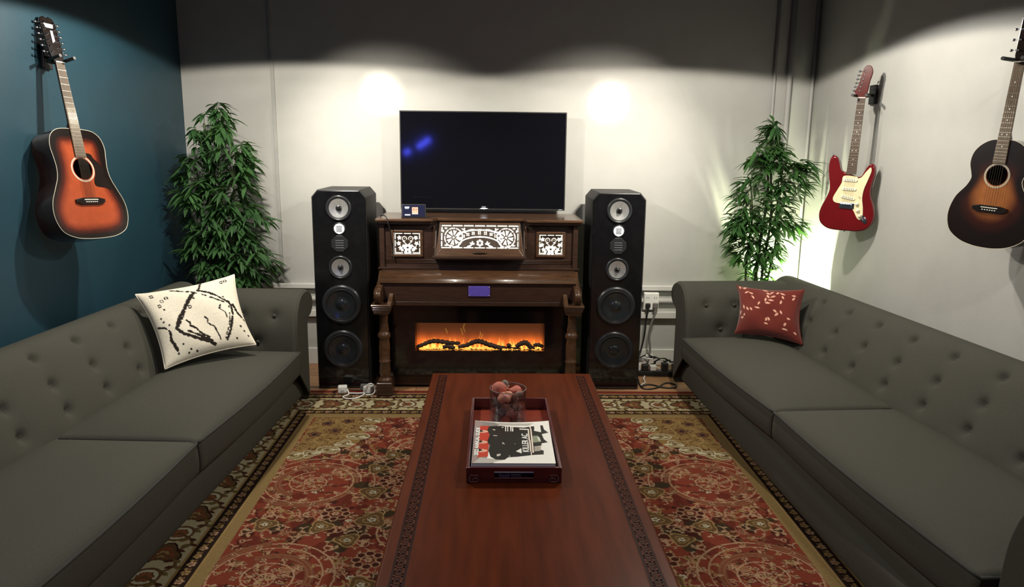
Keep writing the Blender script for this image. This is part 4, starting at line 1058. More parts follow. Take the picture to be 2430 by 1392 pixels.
pebble('dried_pod', 'small brown pod between the peach shell and the ribbed pod', 'potpourri', .027, -.038, .138, .015, MP3, (.8, .8, 1.2), 2, G)
pebble('dried_cone', 'dark cone at the back of the glass vase behind the red ball', 'potpourri', -.012, .060, .168, .016, MP4, (1, 1, 1.1), 2, G)
for k in range(6):
    pebble('berry', 'tiny pale berry beside the red ball in the glass vase', 'berry', -.004+.010*rg.uniform(-1, 1), .008+.022*rg.uniform(-1, 1), .170+.010*rg.uniform(-1, 1), .0042, MP2, kind=4, group='berries in the vase')
k = 0
for lay, z in enumerate((.034, .068, .102)):
    for i in range(7):
        a = 2*PI*i/7+lay*.45; rr = .052
        if i == 6: rr, a = .0, 0
        pebble('dried_piece', 'dull dried piece packed in the lower part of the glass vase', 'potpourri', rr*math.cos(a), rr*math.sin(a), z+rg.uniform(-.003, .003), rg.uniform(.019, .0235), rg.choice([MP4, MP4, MP3, MP1]), (1, .9, .8), rg.choice([0, 1, 2]), G)
# ------------------------------------------------------------------ guitars on the walls
M_fb = mat('rosewood', (.075, .040, .022), .5, noise=.35, nscale=30, stretch=(1, .15, 1))
M_fbl = mat('rosewood_pale', (.145, .095, .055), .5, noise=.3, nscale=30, stretch=(1, .15, 1))
M_fret2 = mat('fret_wire', (.6, .58, .52), .3, metal=.9)
M_bone = mat('bone', (.85, .82, .70), .4, noise=.03)
M_str = mat('string_steel', (.45, .42, .36), .35, metal=.8)
M_chr = mat('chrome', (.75, .76, .80), .15, metal=1)
M_pgd = mat('tortoise_dark', (.010, .006, .005), .2, noise=.3, coat=.4)
M_side = mat('guitar_side', (.042, .014, .009), .22, noise=.4, nscale=8, coat=.7)
M_neck = mat('neck_wood', (.06, .022, .012), .35, noise=.3, coat=.4)
M_bind = mat('binding', (.70, .63, .48), .4, noise=.03)
M_inl = mat('pearl', (.75, .75, .72), .3, noise=.05)
def axes(by, bz, bx, tilt, yaw, pit, s, side):
    ct, st = math.cos(tilt), math.sin(tilt); cp, sp = math.cos(pit), math.sin(pit); cy, sy = math.cos(yaw), math.sin(yaw)
    if side == 'L': Rr, N = Vector((sy, cy, 0)), Vector((cy, -sy, 0))
    else: Rr, N = Vector((-sy, -cy, 0)), Vector((-cy, sy, 0))
    Z = Vector((0, 0, 1))
    def f(u, v, w_):
        u2 = ct*u-st*v; v2 = st*u+ct*v; w2 = w_*cp+v2*sp; v3 = v2*cp-w_*sp
        return Rr*u2+N*w2+Z*v3
    m = Matrix((f(1, 0, 0)*s, f(0, 1, 0)*s, f(0, 0, 1)*s)).transposed().to_4x4(); m.translation = (bx, by, bz); return m
def neck_parts(t, v_end, nfr, fbm, inlays, head, headm, tuners, strings, depth_at_body, capo=None, wn=.0215, wb=.028, fbz=.006, tl=.10):
    L0 = .648
    def wd(v): return wn+(wb-wn)*(L0-v)/(L0-.2)
    q = MB(); q.prism([(-wd(L0), L0), (wd(L0), L0), (wd(v_end), v_end), (-wd(v_end), v_end)], lambda u, v, w_: (u, v, w_), .0012, fbz)
    fbo = obj('fretboard', q, fbm, t)
    for k in range(1, nfr+1):
        v = L0*2**(-k/12)
        if v < v_end+.002: break
        obj('fret', MB().box(-wd(v), wd(v), v-.0011, v+.0011, fbz-.001, fbz+.0012), M_fret2, fbo)
    for k in inlays:
        v = L0*(2**(-k/12)+2**(-(k-1)/12))/2
        for x in ((0,) if k != 12 else (-.011, .011)):
            q = MB(); q.lathe([(.0001, fbz+.0004), (.0034, fbz+.0004), (.0036, fbz-.001)], x, v, 10); obj('inlay', q, M_inl, fbo)
    rows = []
    for v in (L0+.006, L0, .55, .40, depth_at_body+.03, depth_at_body):
        d = .019+(.03 if v <= depth_at_body else 0); w_ = wd(min(v, L0))
        rows.append([(w_*math.cos(a), v, .0015-d*math.sin(a)) for a in np.linspace(0, PI, 11)])
    q = MB(); q.grid(rows); b0 = len(q.v)-11; q.f.append(tuple(range(b0, b0+11))); q.m.append(0); q.sm.append(False)
    obj('neck', q, headm if headm is not M_pgd else M_neck, t)
    q = MB(); q.box(-wn, wn, L0-.002, L0+.0035, .001, fbz+.003); obj('nut', q, M_bone, t)
    q = MB(); q.prism(head, lambda u, v, w_: (u, v, w_-(v-L0)*tl), -.013, .002); hd = obj('headstock', q, headm, t, bevel=.003)
    for (u, v, s) in tuners:
        q = MB(); z = .002-(v-L0)*tl
        q.lathe([(.0001, z+.012), (.003, z+.0115), (.0032, z+.003), (.006, z+.002), (.006, z-.001)], u, v, 10)
        e = s*(abs(u)+.0 if False else 0); ex = u+s*.026
        q.tube([(u, v, z-.009), (ex, v, z-.009)], .0022, 6); q.sphere((ex+s*.006, v, z-.009), .0085, 6, sq=(1, .75, .45))
        obj('tuner', q, M_chr, hd)
    for i in range(strings):
        k = (i-(strings-1)/2)/((strings-1)/2)
        q = MB(); q.tube([(k*.028, .0, .0125), (k*(wn-.0035), L0, fbz+.003)], .0006, 4); obj('string', q, M_str, t)
    return hd
def acoustic(name, label, half, mtx, depth, hole_v, hole_r, burst, nfr, v_end, tuners, strings, guard, fbm, head, inl):
    t = thing(name, label, 'guitar'); t.matrix_world = mtx
    h = catmull(half, 6); out = h+[(-u, v) for u, v in h[-2:0:-1]]
    O = np.array(out); n = len(O)
    # top: loft between the sound hole and the outline, coloured by distance from the edge
    rad = np.concatenate([np.linspace(0, .5, 10), np.linspace(.55, 1, 16)])
    C0 = np.array([0, hole_v]); dirs = O-C0; an = np.arctan2(dirs[:, 1], dirs[:, 0])
    H0 = C0+hole_r*np.stack([np.cos(an), np.sin(an)], -1)
    rows = []; cols = []
    for r in rad:
        P = H0+(O-H0)*r
        for p in P:
            d = np.min(np.linalg.norm(O-p, axis=1)); cols.append(burst(p, d))
        rows.append([(p[0], p[1], 0.0) for p in P])
    q = MB(); q.grid(rows, closeu=True)
    obj('soundboard', q, attr_mat('sunburst_'+name, .22, coat=.7, noise=.18, nscale=25), t, colors=np.array(cols), fixn=False)
    q = MB(); sh = []
    for z in (0, -depth):
        sh.append([(p[0], p[1], z) for p in O])
    q.grid(sh, closeu=True); b0 = q.add([(p[0], p[1], -depth) for p in O], [])
    q.f.append(tuple(b0+i for i in range(n))); q.m.append(0); q.sm.append(False)
    obj('body', q, M_side, t)
    q = MB(); q.tube([(p[0], p[1], .0002) for p in out]+[(out[0][0], out[0][1], .0002)], .0014, 6, caps=False); obj('binding', q, M_bind, t)
    q = MB()
    for r_, w_ in ((hole_r+.006, .0016), (hole_r+.0105, .0012)):
        q.grid([[((r_+d)*math.cos(a), hole_v+(r_+d)*math.sin(a), .0006) for a in np.linspace(0, 2*PI, 41)[:-1]] for d in (-w_, w_)], closeu=True)
    obj('rosette', q, M_bind, t)
    if guard: 
        q = MB(); q.prism(guard, lambda u, v, w_: (u, v, w_), .0003, .0022); obj('pickguard', q, M_pgd, t)
    q = MB(); q.prism([(-.078, .006), (-.045, .013), (.045, .013), (.078, .006), (.078, -.010), (.05, -.020), (-.05, -.020), (-.078, -.010)], lambda u, v, w_: (u, v, w_), .0003, .010); br = obj('bridge', q, M_pgd, t, bevel=.002)
    obj('saddle', MB().box(-.037, .037, .001, .005, .009, .0125), M_bone, br)
    q = MB()
    for i in range(6): q.lathe([(.0001, .0135), (.003, .013), (.0028, .009)], -.028+.0112*i, -.008, 8)
    obj('bridge_pin', q, M_bone, br)
    neck_parts(t, v_end, nfr, fbm, inl, head, M_pgd, tuners, strings, max(p[1] for p in half))
    return t
dread = [(0, .338), (.05, .338), (.098, .330), (.132, .302), (.146, .255), (.141, .205), (.1365, .155), (.144, .105), (.168, .052), (.192, .0), (.201, -.05), (.194, -.10), (.168, -.145), (.112, -.171), (.05, -.179), (0, -.180)]
def burst_l(p, d):
    e = np.array(srgb('#120805')); m1 = np.array(srgb('#5c1d0e')); m2_ = np.array(srgb('#a84a28'))
    dd = d - .018*max(0, (p[1]-.12)/.2) + .012*max(0, -p[0])/.2
    k = np.clip((dd-.020)/.030, 0, 1); k2 = np.clip((dd-.040)/.035, 0, 1)
    return e*(1-k)+(m1*(1-k2)+m2_*k2)*k
guard_l = catmull([(.020, .225), (.056, .222), (.070, .20), (.100, .17), (.122, .10), (.140, .055), (.105, .062), (.055, .070), (.048, .095), (.062, .13), (.062, .165), (.045, .20)], 5, True)
head_l = [(-.022, .652), (.022, .652), (.030, .675), (.037, .70), (.040, .84), (.030, .86), (.012, .868), (0, .858), (-.012, .868), (-.030, .86), (-.040, .84), (-.037, .70), (-.030, .675)]
tun12 = [(s*.024, .695+.028*i, s) for i in range(6) for s in (-1, 1)]
ML = axes(3.893, 1.414, -2.089, -.048, .351, -.218, 1.095, 'L')
gL = acoustic('acoustic_guitar', 'orange sunburst twelve-string acoustic guitar with a dark pickguard on the teal wall', dread, ML, .114, .150, .050, burst_l, 20, .205, tun12, 12, guard_l, M_fbl, head_l, ())
q = MB(); q.prism([(-.018, .812), (.018, .812), (.024, .832), (-.024, .832)], lambda u, v, w_: (u, v, w_-(v-.648)*.10), .002, .003); q.prism([(-.004, .74), (.010, .75), (.012, .80), (.0, .80)], lambda u, v, w_: (u, v, w_-(v-.648)*.10), .002, .003)
obj('headstock_inlay', q, M_inl, [o for o in gL.children if o.name.startswith('headstock')][0])
small = [(0, .312), (.05, .308), (.092, .286), (.122, .248), (.130, .20), (.118, .155), (.113, .128), (.130, .09), (.168, .040), (.188, -.02), (.188, -.075), (.166, -.128), (.112, -.165), (.05, -.181), (0, -.184)]
def burst_r(p, d):
    e = np.array(srgb('#1a0b07')); m1 = np.array(srgb('#4a1a0c')); m2_ = np.array(srgb('#b06a35'))
    r = math.hypot(p[0]/1.05, (p[1]-.055)/1.15)
    k = np.clip((.155-r)/.07, 0, 1)*np.clip((d-.02)/.03, 0, 1); k2 = np.clip((.110-r)/.06, 0, 1)
    return e*(1-k)+(m1*(1-k2)+m2_*k2)*k
head_r = [(-.022, .652), (.022, .652), (.030, .68), (.036, .84), (.020, .85), (-.020, .85), (-.036, .84), (-.030, .68)]
MR = axes(3.28, 1.463, 2.23, -.057, -.478, -.018, .972, 'R')
gR = acoustic('acoustic_guitar', 'dark brown sunburst acoustic guitar with a rounded body on the grey wall, nearest the camera', small, MR, .092, .150, .045, burst_r, 20, .205, [(s*.022, .70+.045*i, s) for i in range(3) for s in (-1, 1)], 6, None, M_fbl, head_r, (3, 5, 7, 9, 12, 15))
# electric guitar
M_red = mat('candy_red', (.150, .006, .008), .18, noise=.12, nscale=6, coat=.9)
M_redh = mat('head_red', (.085, .010, .008), .22, noise=.2, coat=.7)
M_cream = mat('pickguard_cream', (.86, .78, .48), .4, noise=.03, coat=.2)
M_ivory = mat('pickup_cover', (.90, .85, .66), .35, noise=.02)
ME = axes(4.677, 1.374, 2.25, -.036, -.865, -.007, 1.021, 'R')
eg = thing('electric_guitar', 'red electric guitar with a cream pickguard on the grey wall by the plant', 'guitar'); eg.matrix_world = ME
so = [(-.031, .200), (-.046, .203), (-.062, .212), (-.073, .235), (-.083, .268), (-.098, .292), (-.120, .299), (-.137, .280), (-.142, .235), (-.133, .175), (-.121, .115), (-.121, .075), (-.137, .025), (-.156, -.025), (-.164, -.075), (-.148, -.125), (-.105, -.155), (-.045, -.163), (.02, -.160), (.08, -.157), (.132, -.137), (.160, -.090), (.163, -.040), (.150, .010), (.131, .058), (.123, .10), (.127, .15), (.134, .20), (.130, .243), (.112, .261), (.093, .250), (.079, .222), (.064, .190), (.048, .178), (.031, .178)]
so = catmull(so, 4, True)
q = MB(); rows = []
cS = np.array([0, .03])
for z, k in ((-.045, .955), (-.040, .985), (-.034, 1), (-.010, 1), (-.004, .985), (0, .955)):
    rows.append([(cS[0]+(u-cS[0])*k, cS[1]+(v-cS[1])*k, z) for u, v in so])
q.grid(rows, closeu=True); n = len(so)
q.f.append(tuple(range(n))); q.m.append(0); q.sm.append(False); q.f.append(tuple(range(5*n, 6*n))); q.m.append(0); q.sm.append(False)
obj('body', q, M_red, eg)
pgo = catmull([(-.040, .178), (-.048, .135), (-.070, .085), (-.088, .040), (-.078, .015), (-.045, .008), (.0, .010), (.022, -.004), (.045, -.035), (.070, -.075), (.090, -.082), (.099, -.055), (.094, -.005), (.083, .05), (.086, .105), (.102, .165), (.114, .215), (.108, .238), (.095, .225), (.081, .205), (.064, .178), (.044, .168), (.031, .178)], 4, True)
q = MB(); q.prism(pgo, lambda u, v, w_: (u, v, w_), .0005, .004); pg_ = obj('pickguard', q, M_cream, eg)
for v, a in ((.155, 0), (.100, 0), (.047, -.17)):
    q = MB(); ca, sa = math.cos(a), math.sin(a)
    P = [(.034*s+.009*math.cos(t), .009*math.sin(t)) for s, ts in ((1, np.linspace(-PI/2, PI/2, 7)), (-1, np.linspace(PI/2, 1.5*PI, 7))) for t in ts]
    q.prism([(ca*x-sa*y, v+sa*x+ca*y) for x, y in P], lambda u, v_, w_: (u, v_, w_), .003, .010); pk = obj('pickup', q, M_ivory, pg_, bevel=.0015)
    q = MB()
    for i in range(6): x = -.026+.0104*i; q.lathe([(.0001, .0112), (.0024, .011), (.0024, .009)], ca*x, v+sa*x, 8)
    obj('pole_piece', q, M_chr, pk)
for u, v in ((.058, .012), (.068, -.028), (.082, -.060)):
    q = MB(); q.lathe([(.0001, .018), (.008, .0175), (.0095, .012), (.0115, .004)], u, v, 16); obj('control_knob', q, M_ivory, pg_)
q = MB(); q.tube([(.063, .058, .004), (.068, .060, .018)], .0022, 6); obj('selector_switch', q, M_ivory, pg_)
q = MB(); q.box(-.044, .044, -.022, .014, .001, .006); 
for i in range(6): q.box(-.034+.0115*i-.005, -.034+.0115*i+.005, -.018, .008, .005, .011)
obj('bridge', q, M_chr, eg, bevel=.0015)
q = MB(); ring = [(.106+.030*math.cos(t)*math.cos(-.9)-.015*math.sin(t)*math.sin(-.9), -.078+.030*math.cos(t)*math.sin(-.9)+.015*math.sin(t)*math.cos(-.9)) for t in np.linspace(0, 2*PI, 25)[:-1]]
q.prism(ring, lambda u, v, w_: (u, v, w_), .0005, .004); q.lathe([(.010, .004), (.009, .008), (.004, .008), (.0035, .002)], .106, -.078, 14); obj('jack_plate', q, M_chr, eg, bevel=.001)
for u, v in ((0, -.164), (-.125, .299)): q = MB(); q.sphere((u, v, -.02), .006, 5); obj('strap_button', q, M_chr, eg)
hs = [(-.022, .650), (.022, .650), (.025, .672), (.030, .70), (.033, .745), (.040, .775), (.043, .805), (.030, .832), (.008, .838), (-.008, .822), (-.016, .790), (-.030, .72), (-.044, .688), (-.040, .672), (-.026, .664)]
neck_parts(eg, .190, 21, M_fb, (3, 5, 7, 9, 12, 15, 17), catmull(hs, 3, True), M_redh, [(-.026+.0045*i*.9+.006, .690+.0225*i, -1) for i in range(6)], 6, .20, tl=.0)
# wall hangers
M_hang = mat('hanger_black', (.012, .012, .012), .5, noise=.2)
def hanger(mtx, side, label, wy):
    p = mtx @ Vector((0, .672, -.004)); Rr = (mtx.to_3x3() @ Vector((1, 0, 0))).normalized(); N = (mtx.to_3x3() @ Vector((0, 0, 1))).normalized()
    xw = XL if side == 'L' else XR; s = 1 if side == 'L' else -1
    o0 = (xw, wy, p.z); t = thing('guitar_hanger', label, 'hanger', o0)
    obj('wall_plate', MB().box(min(xw, xw+s*.022), max(xw, xw+s*.022), wy-.038, wy+.038, p.z-.055, p.z+.065), M_hang, t, o0, bevel=.006)
    b = p-N*.045
    q = MB(); q.tube(catmull([(xw+s*.01, wy, p.z), (xw+s*.05, wy+(b.y-wy)*.4, p.z), tuple(b)], 5), .009, 10); arm = obj('arm', q, M_hang, t, o0)
    q = MB(); pts = [b+Rr*k*.040+N*(.030+.035*abs(k)**2 if abs(k) > .99 else .0+.03*abs(k)**3) for k in (-1, -.8, -.4, 0, .4, .8, 1)]
    pts = [pts[0]+N*.05]+pts+[pts[-1]+N*.05]; pts = [tuple(v-Vector((0, 0, .012))) for v in pts]
    q.tube(catmull(pts, 4), .0085, 8); obj('yoke', q, M_hang, t, o0)
hanger(ML, 'L', 'black wall hanger behind the twelve-string guitar on the teal wall', 4.02)
hanger(MR, 'R', 'black wall hanger holding the dark brown guitar nearest the camera', 3.33)
hanger(ME, 'R', 'black wall hanger with square plate behind the red electric guitar', 4.80)

# ------------------------------------------------------------------ artificial bamboo plants
M_stem = mat('bamboo_stem', (.055, .085, .028), .5, noise=.4, nscale=18)
M_pot = mat('dark_pot', (.02, .018, .016), .6, noise=.2)
M_soil = mat('pot_moss', (.04, .05, .02), .9, noise=.5, nscale=60)
def leaf_mat(name, c1, c2):
    m = mat(name, c1, .42, noise=0, nscale=7, col2=c2, spec=.5)
    nt = m.node_tree; b = nt.nodes['Principled BSDF']; out = nt.nodes['Material Output']
    tr = nt.nodes.new('ShaderNodeBsdfTranslucent'); mx = nt.nodes.new('ShaderNodeMixShader'); mx.inputs[0].default_value = .30
    tr.inputs[0].default_value = (c1[0]*1.3, c1[1]*1.3, c1[2]*.8, 1)
    nt.links.new(b.outputs[0], mx.inputs[1]); nt.links.new(tr.outputs[0], mx.inputs[2]); nt.links.new(mx.outputs[0], out.inputs[0]); return m
def plant(label, base, stems, poly, n, m_leaf, seed, drop, depth, upbias, yax=0):
    r = random.Random(seed); t = thing('bamboo_plant', label, 'plant', base); B = Vector(base)
    q = MB(); q.lathe([(.0001, .004), (.115, .004), (.125, .02), (.150, .26), (.158, .27), (.158, .29), (.145, .29), (.138, .25), (.0001, .245)], 0, 0, 28); obj('pot', q, M_pot, t)
    q = MB(); q.lathe([(.139, .252), (.09, .262), (.0001, .268)], 0, 0, 20); obj('soil', q, M_soil, t)
    for (x0, x1, top, rr) in stems:
        pts = [(x0+(x1-x0)*k/8+.012*math.sin(k*1.3+x0*9), .02*math.sin(k*.9+x1*5), .25+(top-.25)*k/8) for k in range(9)]
        q = MB(); P = catmull(pts, 5); q.tube(P, [rr*(1-.45*i/len(P))*(1.18 if i % 7 == 0 else 1) for i in range(len(P))], 9); obj('stem', q, M_stem, t)
    poly = np.array(poly)
    def inside(x, z):
        c = False; k = len(poly)
        for i in range(k):
            (x0, z0), (x1, z1) = poly[i], poly[(i+1) % k]
            if (z0 > z) != (z1 > z) and x < (x1-x0)*(z-z0)/(z1-z0)+x0: c = not c
        return c
    q = MB(); br = MB(); cnt = 0; lo, hi = poly.min(0), poly.max(0)
    def leaf(p, d, L, wd, fold):
        d = d.normalized(); sd = d.cross(Vector((0, 0, 1)))
        if sd.length < .1: sd = Vector((1, 0, 0))
        sd.normalize(); up = sd.cross(d); pts = []
        for i in range(5):
            s = i/4; c_ = p+d*(L*s)-Vector((0, 0, 1))*(drop*L*s*s); ww = wd*(math.sin(PI*min(1, s*.92+.08))**.8 if 0 < i < 4 else .06)
            pts.append([c_-sd*ww+up*fold*ww, c_-up*fold*ww*.3, c_+sd*ww+up*fold*ww])
        q.grid([[tuple(v) for v in row] for row in pts], smooth=True)
    while cnt < n:
        x = r.uniform(lo[0], hi[0]); z = r.uniform(lo[1], hi[1])
        if not inside(x, z): continue
        cnt += 1
        y = base[1]+r.uniform(-1, 1)*depth*(1-.4*abs(x-base[0])/.4)
        tip = Vector((x, y, z))-B; s_ = min(stems, key=lambda s: abs(s[0]+(s[1]-s[0])*.5-tip.x)+r.uniform(0, .06))
        zz = min(max(tip.z-r.uniform(.02, .14), .45), s_[2]); k = (zz-.25)/(s_[2]-.25); root = Vector((s_[0]+(s_[1]-s_[0])*k, 0, zz))
        br.tube(catmull([tuple(root), tuple(root.lerp(tip, .5)+Vector((0, 0, .025))), tuple(tip)], 3), .0016, 4, caps=False)
        outd = (tip-root); outd.z *= .3
        if outd.length < .02: outd = Vector((r.uniform(-1, 1), r.uniform(-1, 1), 0))
        outd.normalize()
        for j in range(r.randint(6, 9)):
            a = r.uniform(-1.5, 1.5); d = Matrix.Rotation(a, 3, 'Z') @ outd; d.z = r.uniform(-.55, .35)+upbias
            leaf(tip-outd*r.uniform(0, .05)+Vector((0, 0, r.uniform(-.02, .02))), d, r.uniform(.09, .15), r.uniform(.011, .016), r.uniform(.1, .5))
    q.v = [(min(max(v[0], XL+.012-base[0]), XR-.012-base[0]), min(v[1], YB-.012-base[1]), v[2]) for v in q.v]; br.v = [(min(max(v[0], XL+.012-base[0]), XR-.012-base[0]), min(v[1], YB-.012-base[1]), v[2]) for v in br.v]
    obj('twig', br, M_stem, t); fo = obj('foliage', q, m_leaf, t, fixn=False)
    fo.data.transform(Matrix.Identity(4)); return t
def pw(pts, y):                      # silhouette points given at the plant's own distance
    return pts
M_lf1 = leaf_mat('bamboo_leaf_deep', (.080, .185, .06), (.024, .07, .026))
M_lf2 = leaf_mat('bamboo_leaf', (.070, .18, .045), (.026, .08, .026))
pL = [(-1.95, 1.99), (-1.85, 1.96), (-1.78, 1.80), (-1.70, 1.68), (-1.66, 1.58), (-1.72, 1.42), (-1.66, 1.30), (-1.60, 1.18), (-1.70, 1.05), (-1.60, 0.98), (-1.60, 0.86), (-1.72, .70), (-1.95, .66), (-2.05, .82), (-2.20, .92), (-2.22, 1.1), (-2.20, 1.25), (-2.23, 1.45), (-2.22, 1.6), (-2.10, 1.72), (-2.05, 1.82)]
plant('bushy artificial bamboo plant in the teal wall corner behind the sofa', (-1.95, 5.30, 0), ((-.04, -.06, 1.85, .013), (.05, .02, 1.75, .011), (-.08, -.14, 1.6, .010), (.02, .12, 1.45, .009), (0, .02, 1.9, .012)), pL, 250, M_lf1, 4, .35, .16, -.05)
pR = [(1.99, 1.93), (2.06, 1.86), (2.12, 1.70), (2.22, 1.66), (2.30, 1.58), (2.28, 1.45), (2.22, 1.32), (2.25, 1.20), (2.22, 1.10), (2.10, 1.0), (2.10, .86), (2.06, .72), (1.93, .72), (1.86, .80), (1.76, .98), (1.72, 1.12), (1.74, 1.22), (1.82, 1.28), (1.72, 1.34), (1.70, 1.42), (1.80, 1.52), (1.86, 1.64), (1.86, 1.76), (1.94, 1.80)]
plant('artificial bamboo plant lit from below in the grey wall corner behind the sofa', (1.96, 5.36, 0), ((-.02, .02, 1.75, .014), (.04, .05, 1.65, .012), (-.06, -.10, 1.5, .010), (.06, .12, 1.5, .010)), pR, 185, M_lf2, 9, .30, .10, .02)
# floor uplight behind the sofa
UL = (2.06, 5.40, 0)
ul = thing('uplight', 'small black uplight on the floor behind the sofa under the bamboo plant', 'lamp', UL)
q = MB(); q.lathe([(.0001, .001), (.06, .001), (.06, .012), (.012, .016), (.012, .20), (.05, .21), (.055, .30), (.05, .302), (.045, .23), (.0001, .225)], 0, 0, 24); obj('lamp_housing', q, M_hang, ul)

# ------------------------------------------------------------------ blue lamps on the wall behind the camera (seen mirrored in the television)
M_blue = mat('blue_tube', (.05, .05, .3), .4, emit=(.07, .09, 1), estr=30)
for (x, z, L, a, lab) in ((-1.19, 1.78, .25, .62, 'longer of the two blue glowing bar lamps mirrored in the television'), (-1.47, 1.632, .10, .55, 'shorter of the two blue glowing bar lamps mirrored in the television')):
    o0 = (x, YF, z); t = thing('bar_lamp', lab, 'lamp', o0); ca, sa = math.cos(a)*L/2, math.sin(a)*L/2
    q = MB(); q.tube([(x+ca, YF+.055, z+sa), (x-ca, YF+.055, z-sa)], .04, 14); obj('glow_tube', q, M_blue, t, o0)
    q = MB(); q.box(x-.03, x+.03, YF, YF+.03, z-.05, z+.05); obj('lamp_bracket', q, M_hang, t, o0)

# ------------------------------------------------------------------ outlet box, power strip and cords by the right loudspeaker
M_plw = mat('plastic_white', (.75, .74, .70), .4, noise=.03)
M_cb = mat('cord_black', (.012, .012, .012), .5, noise=.2)
M_cw = mat('cord_white', (.72, .71, .68), .5, noise=.03)
M_cg = mat('cord_grey', (.16, .15, .14), .5, noise=.1)
OB = (1.245, YB-.03, .535)
t = thing('outlet_box', 'white surface outlet box with plugs on the wall by the loudspeaker', 'outlet', OB)
obj('box', MB().box(1.185, 1.305, YB-.062, YB-.0005, .465, .605), M_plw, t, OB, bevel=.006)
obj('face_plate', MB().box(1.190, 1.300, YB-.068, YB-.06, .470, .600), mat('plate_white', (.82, .81, .77), .35, noise=.02), t, OB, bevel=.003)
q = MB()
for z in (.505, .565):
    for x in (1.215, 1.275):
        q.box(x-.010, x-.007, YB-.0695, YB-.067, z-.007, z+.008); q.box(x+.006, x+.009, YB-.0695, YB-.067, z-.006, z+.007)
obj('socket', q, M_blkm, t, OB)
def cord(name, label, pts, r, m, cat='cord', n=6, group=None, plug=None):
    P = catmull(pts, n); o0 = tuple(P[0]); q = MB(); q.tube(P, r, 8)
    o = obj(name, q, m, None, o0, loc=o0); tag(o, label, cat, group)
    if plug:
        (x, y, z), (dx, dy, dz) = plug; obj('plug', MB().box(x-dx, x+dx, y-dy, y+dy, z-dz, z+dz), m, o, o0, bevel=.005)
    return o
cord('cord', 'black cord hanging straight down from the wall outlet box', [(1.215, YB-.085, .503), (1.212, YB-.088, .45), (1.207, YB-.075, .38), (1.20, YB-.07, .26), (1.175, YB-.075, .14), (1.13, YB-.12, .05), (1.10, 5.50, .045)], .007, M_cb, plug=((1.215, YB-.083, .508), (.018, .014, .017)))
cord('cord', 'grey cord curving down from the wall outlet box to the power strip', [(1.275, YB-.085, .50), (1.268, YB-.092, .43), (1.245, YB-.09, .36), (1.235, YB-.09, .26), (1.245, YB-.10, .15), (1.22, 5.58, .07), (1.19, 5.47, .058)], .0085, M_cg, plug=((1.275, YB-.083, .508), (.020, .014, .020)))
PSO = (1.275, 5.44, 0)
ps = thing('power_strip', 'black power strip on the floor by the wall outlet cords', 'power strip', PSO, -.05)
obj('strip_body', MB().box(-.205, .21, -.032, .032, .0, .042), M_cb, ps, bevel=.006)
q = MB()
for i in range(6): q.box(-.17+.055*i, -.14+.055*i, -.016, .016, .0415, .0435)
obj('socket', q, M_slat, ps)
for i, (x, m, h, lab) in enumerate(((1.11, M_plw, .05, 'white adapter plugged into the power strip at the loudspeaker end'), (1.17, M_cb, .045, 'black plug second from the loudspeaker in the power strip'), (1.23, M_plw, .04, 'white plug in the middle of the power strip'), (1.32, M_cb, .06, 'big black adapter block in the power strip'), (1.40, M_cb, .05, 'black adapter at the sofa end of the power strip'))):
    o0 = (x, 5.44-.05*(x-1.22), .0437); o = obj('plug_adapter', MB().box(x-.024, x+.024, o0[1]-.026, o0[1]+.026, .0437, .0437+h), m, None, o0, bevel=.006, loc=o0); tag(o, lab, 'adapter', 'plugs in the power strip')
rg = random.Random(31)
def wander(x0, y0, x1, y1, n, amp, z=.007, h=.0):
    P = []
    for i in range(n+1):
        k = i/n; P.append((x0+(x1-x0)*k+rg.uniform(-amp, amp), y0+(y1-y0)*k+rg.uniform(-amp, amp), z+h*math.sin(PI*k)*rg.uniform(.6, 1)))
    return P
for lab, m, r, P in (('white cord heaped over the power strip', M_cw, .0055, wander(1.08, 5.46, 1.30, 5.56, 12, .05, .09, .06)), ('second white cord looping behind the power strip', M_cw, .005, wander(1.33, 5.52, 1.06, 5.58, 12, .05, .012, .11)),
                     ('black cord bundled on top of the power strip', M_cb, .006, wander(1.07, 5.50, 1.36, 5.50, 14, .05, .10, .05)), ('silver grey cord tangled beside the loudspeaker foot', M_cg, .005, wander(1.09, 5.40, 1.22, 5.55, 10, .04, .10, .03)), ('black cord trailing from the power strip towards the sofa arm', M_cb, .006, wander(1.22, 5.52, 1.48, 5.56, 8, .03, .06, .05))):
    cord('cord', lab, P, r, m, group='tangled cords')
cord('cord', 'black cord looped on the wood floor in front of the power strip', [(1.09, 5.16, .006), (1.16, 5.20, .006), (1.25, 5.13, .006), (1.33, 5.13, .006), (1.35, 5.20, .006), (1.29, 5.24, .006), (1.19, 5.12, .006), (1.10, 5.10, .006), (1.085, 5.20, .006), (1.10, 5.34, .006)], .006, M_cb)
cord('cord', 'pale grey cord running from the power strip to the loudspeaker foot', [(1.16, 5.39, .012), (1.14, 5.33, .006), (1.135, 5.25, .006), (1.10, 5.20, .006), (1.085, 5.17, .006)], .0055, M_cw)
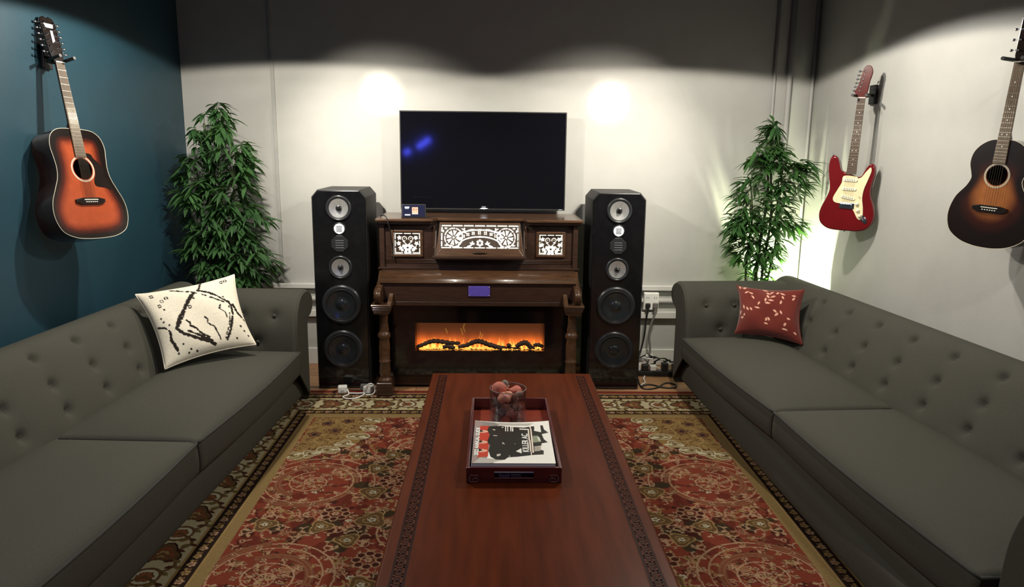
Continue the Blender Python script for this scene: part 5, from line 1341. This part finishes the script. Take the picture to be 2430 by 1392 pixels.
# adapters and white cable in front of the left loudspeaker
for (x, y, dx, dy, dz, a, lab) in ((-1.052, 4.985, .032, .026, .045, .15, 'white square charger block on the rug at the left loudspeaker foot'), (-.872, 4.985, .028, .030, .045, -.4, 'white charger block beside the piano leg on the rug')):
    o = obj('charger', MB().box(-dx, dx, -dy, dy, 0, dz*1.15), M_plw, None, bevel=.008, loc=(x, y, .0092)); o.rotation_euler = (0, 0, a); tag(o, lab, 'charger')
    obj('prong', MB().box(-.008, -.004, -dy-.012, -dy, dz*.5, dz*.62).box(.004, .008, -dy-.012, -dy, dz*.5, dz*.62), M_sil, o)
o = obj('charger', MB().box(-.026, .026, -.02, .02, 0, .045), M_cg, None, bevel=.006, loc=(-.915, 5.065, .0002)); tag(o, 'dark grey charger block between the loudspeaker and the piano leg', 'charger')
cord('cable', 'white cable looped on the rug in front of the left loudspeaker', [(-1.02, 4.985, .035), (-1.0, 4.93, .016), (-1.03, 4.885, .0142), (-1.0, 4.845, .0142), (-.94, 4.85, .0142), (-.905, 4.90, .0142), (-.895, 4.955, .0142), (-.94, 4.955, .0142), (-1.0, 4.94, .02)], .0052, M_cw)
cord('cable', 'thick white cable arching up beside the piano leg', [(-.90, 4.97, .0142), (-.885, 4.955, .05), (-.86, 4.95, .085), (-.83, 4.955, .075), (-.822, 4.96, .03), (-.84, 4.93, .0145), (-.88, 4.92, .0145)], .0052, M_cw)
cord('cable', 'thin black cable on the floor at the left loudspeaker foot', [(-1.10, 4.96, .0135), (-1.12, 5.0, .0135), (-1.05, 5.055, .006), (-.93, 5.03, .0135), (-.84, 5.08, .006), (-.80, 5.2, .006), (-.86, 5.4, .006)], .0042, M_cb)
cord('cable', 'thin black wire draped over the left front corner of the piano lid', [(-.80, 5.25, 1.224), (-.775, 5.17, 1.238), (-.745, 5.125, 1.232), (-.728, 5.112, 1.19), (-.715, 5.125, 1.12), (-.712, 5.165, 1.04), (-.708, 5.168, .98), (-.70, 5.16, .935)], .0038, M_cb)
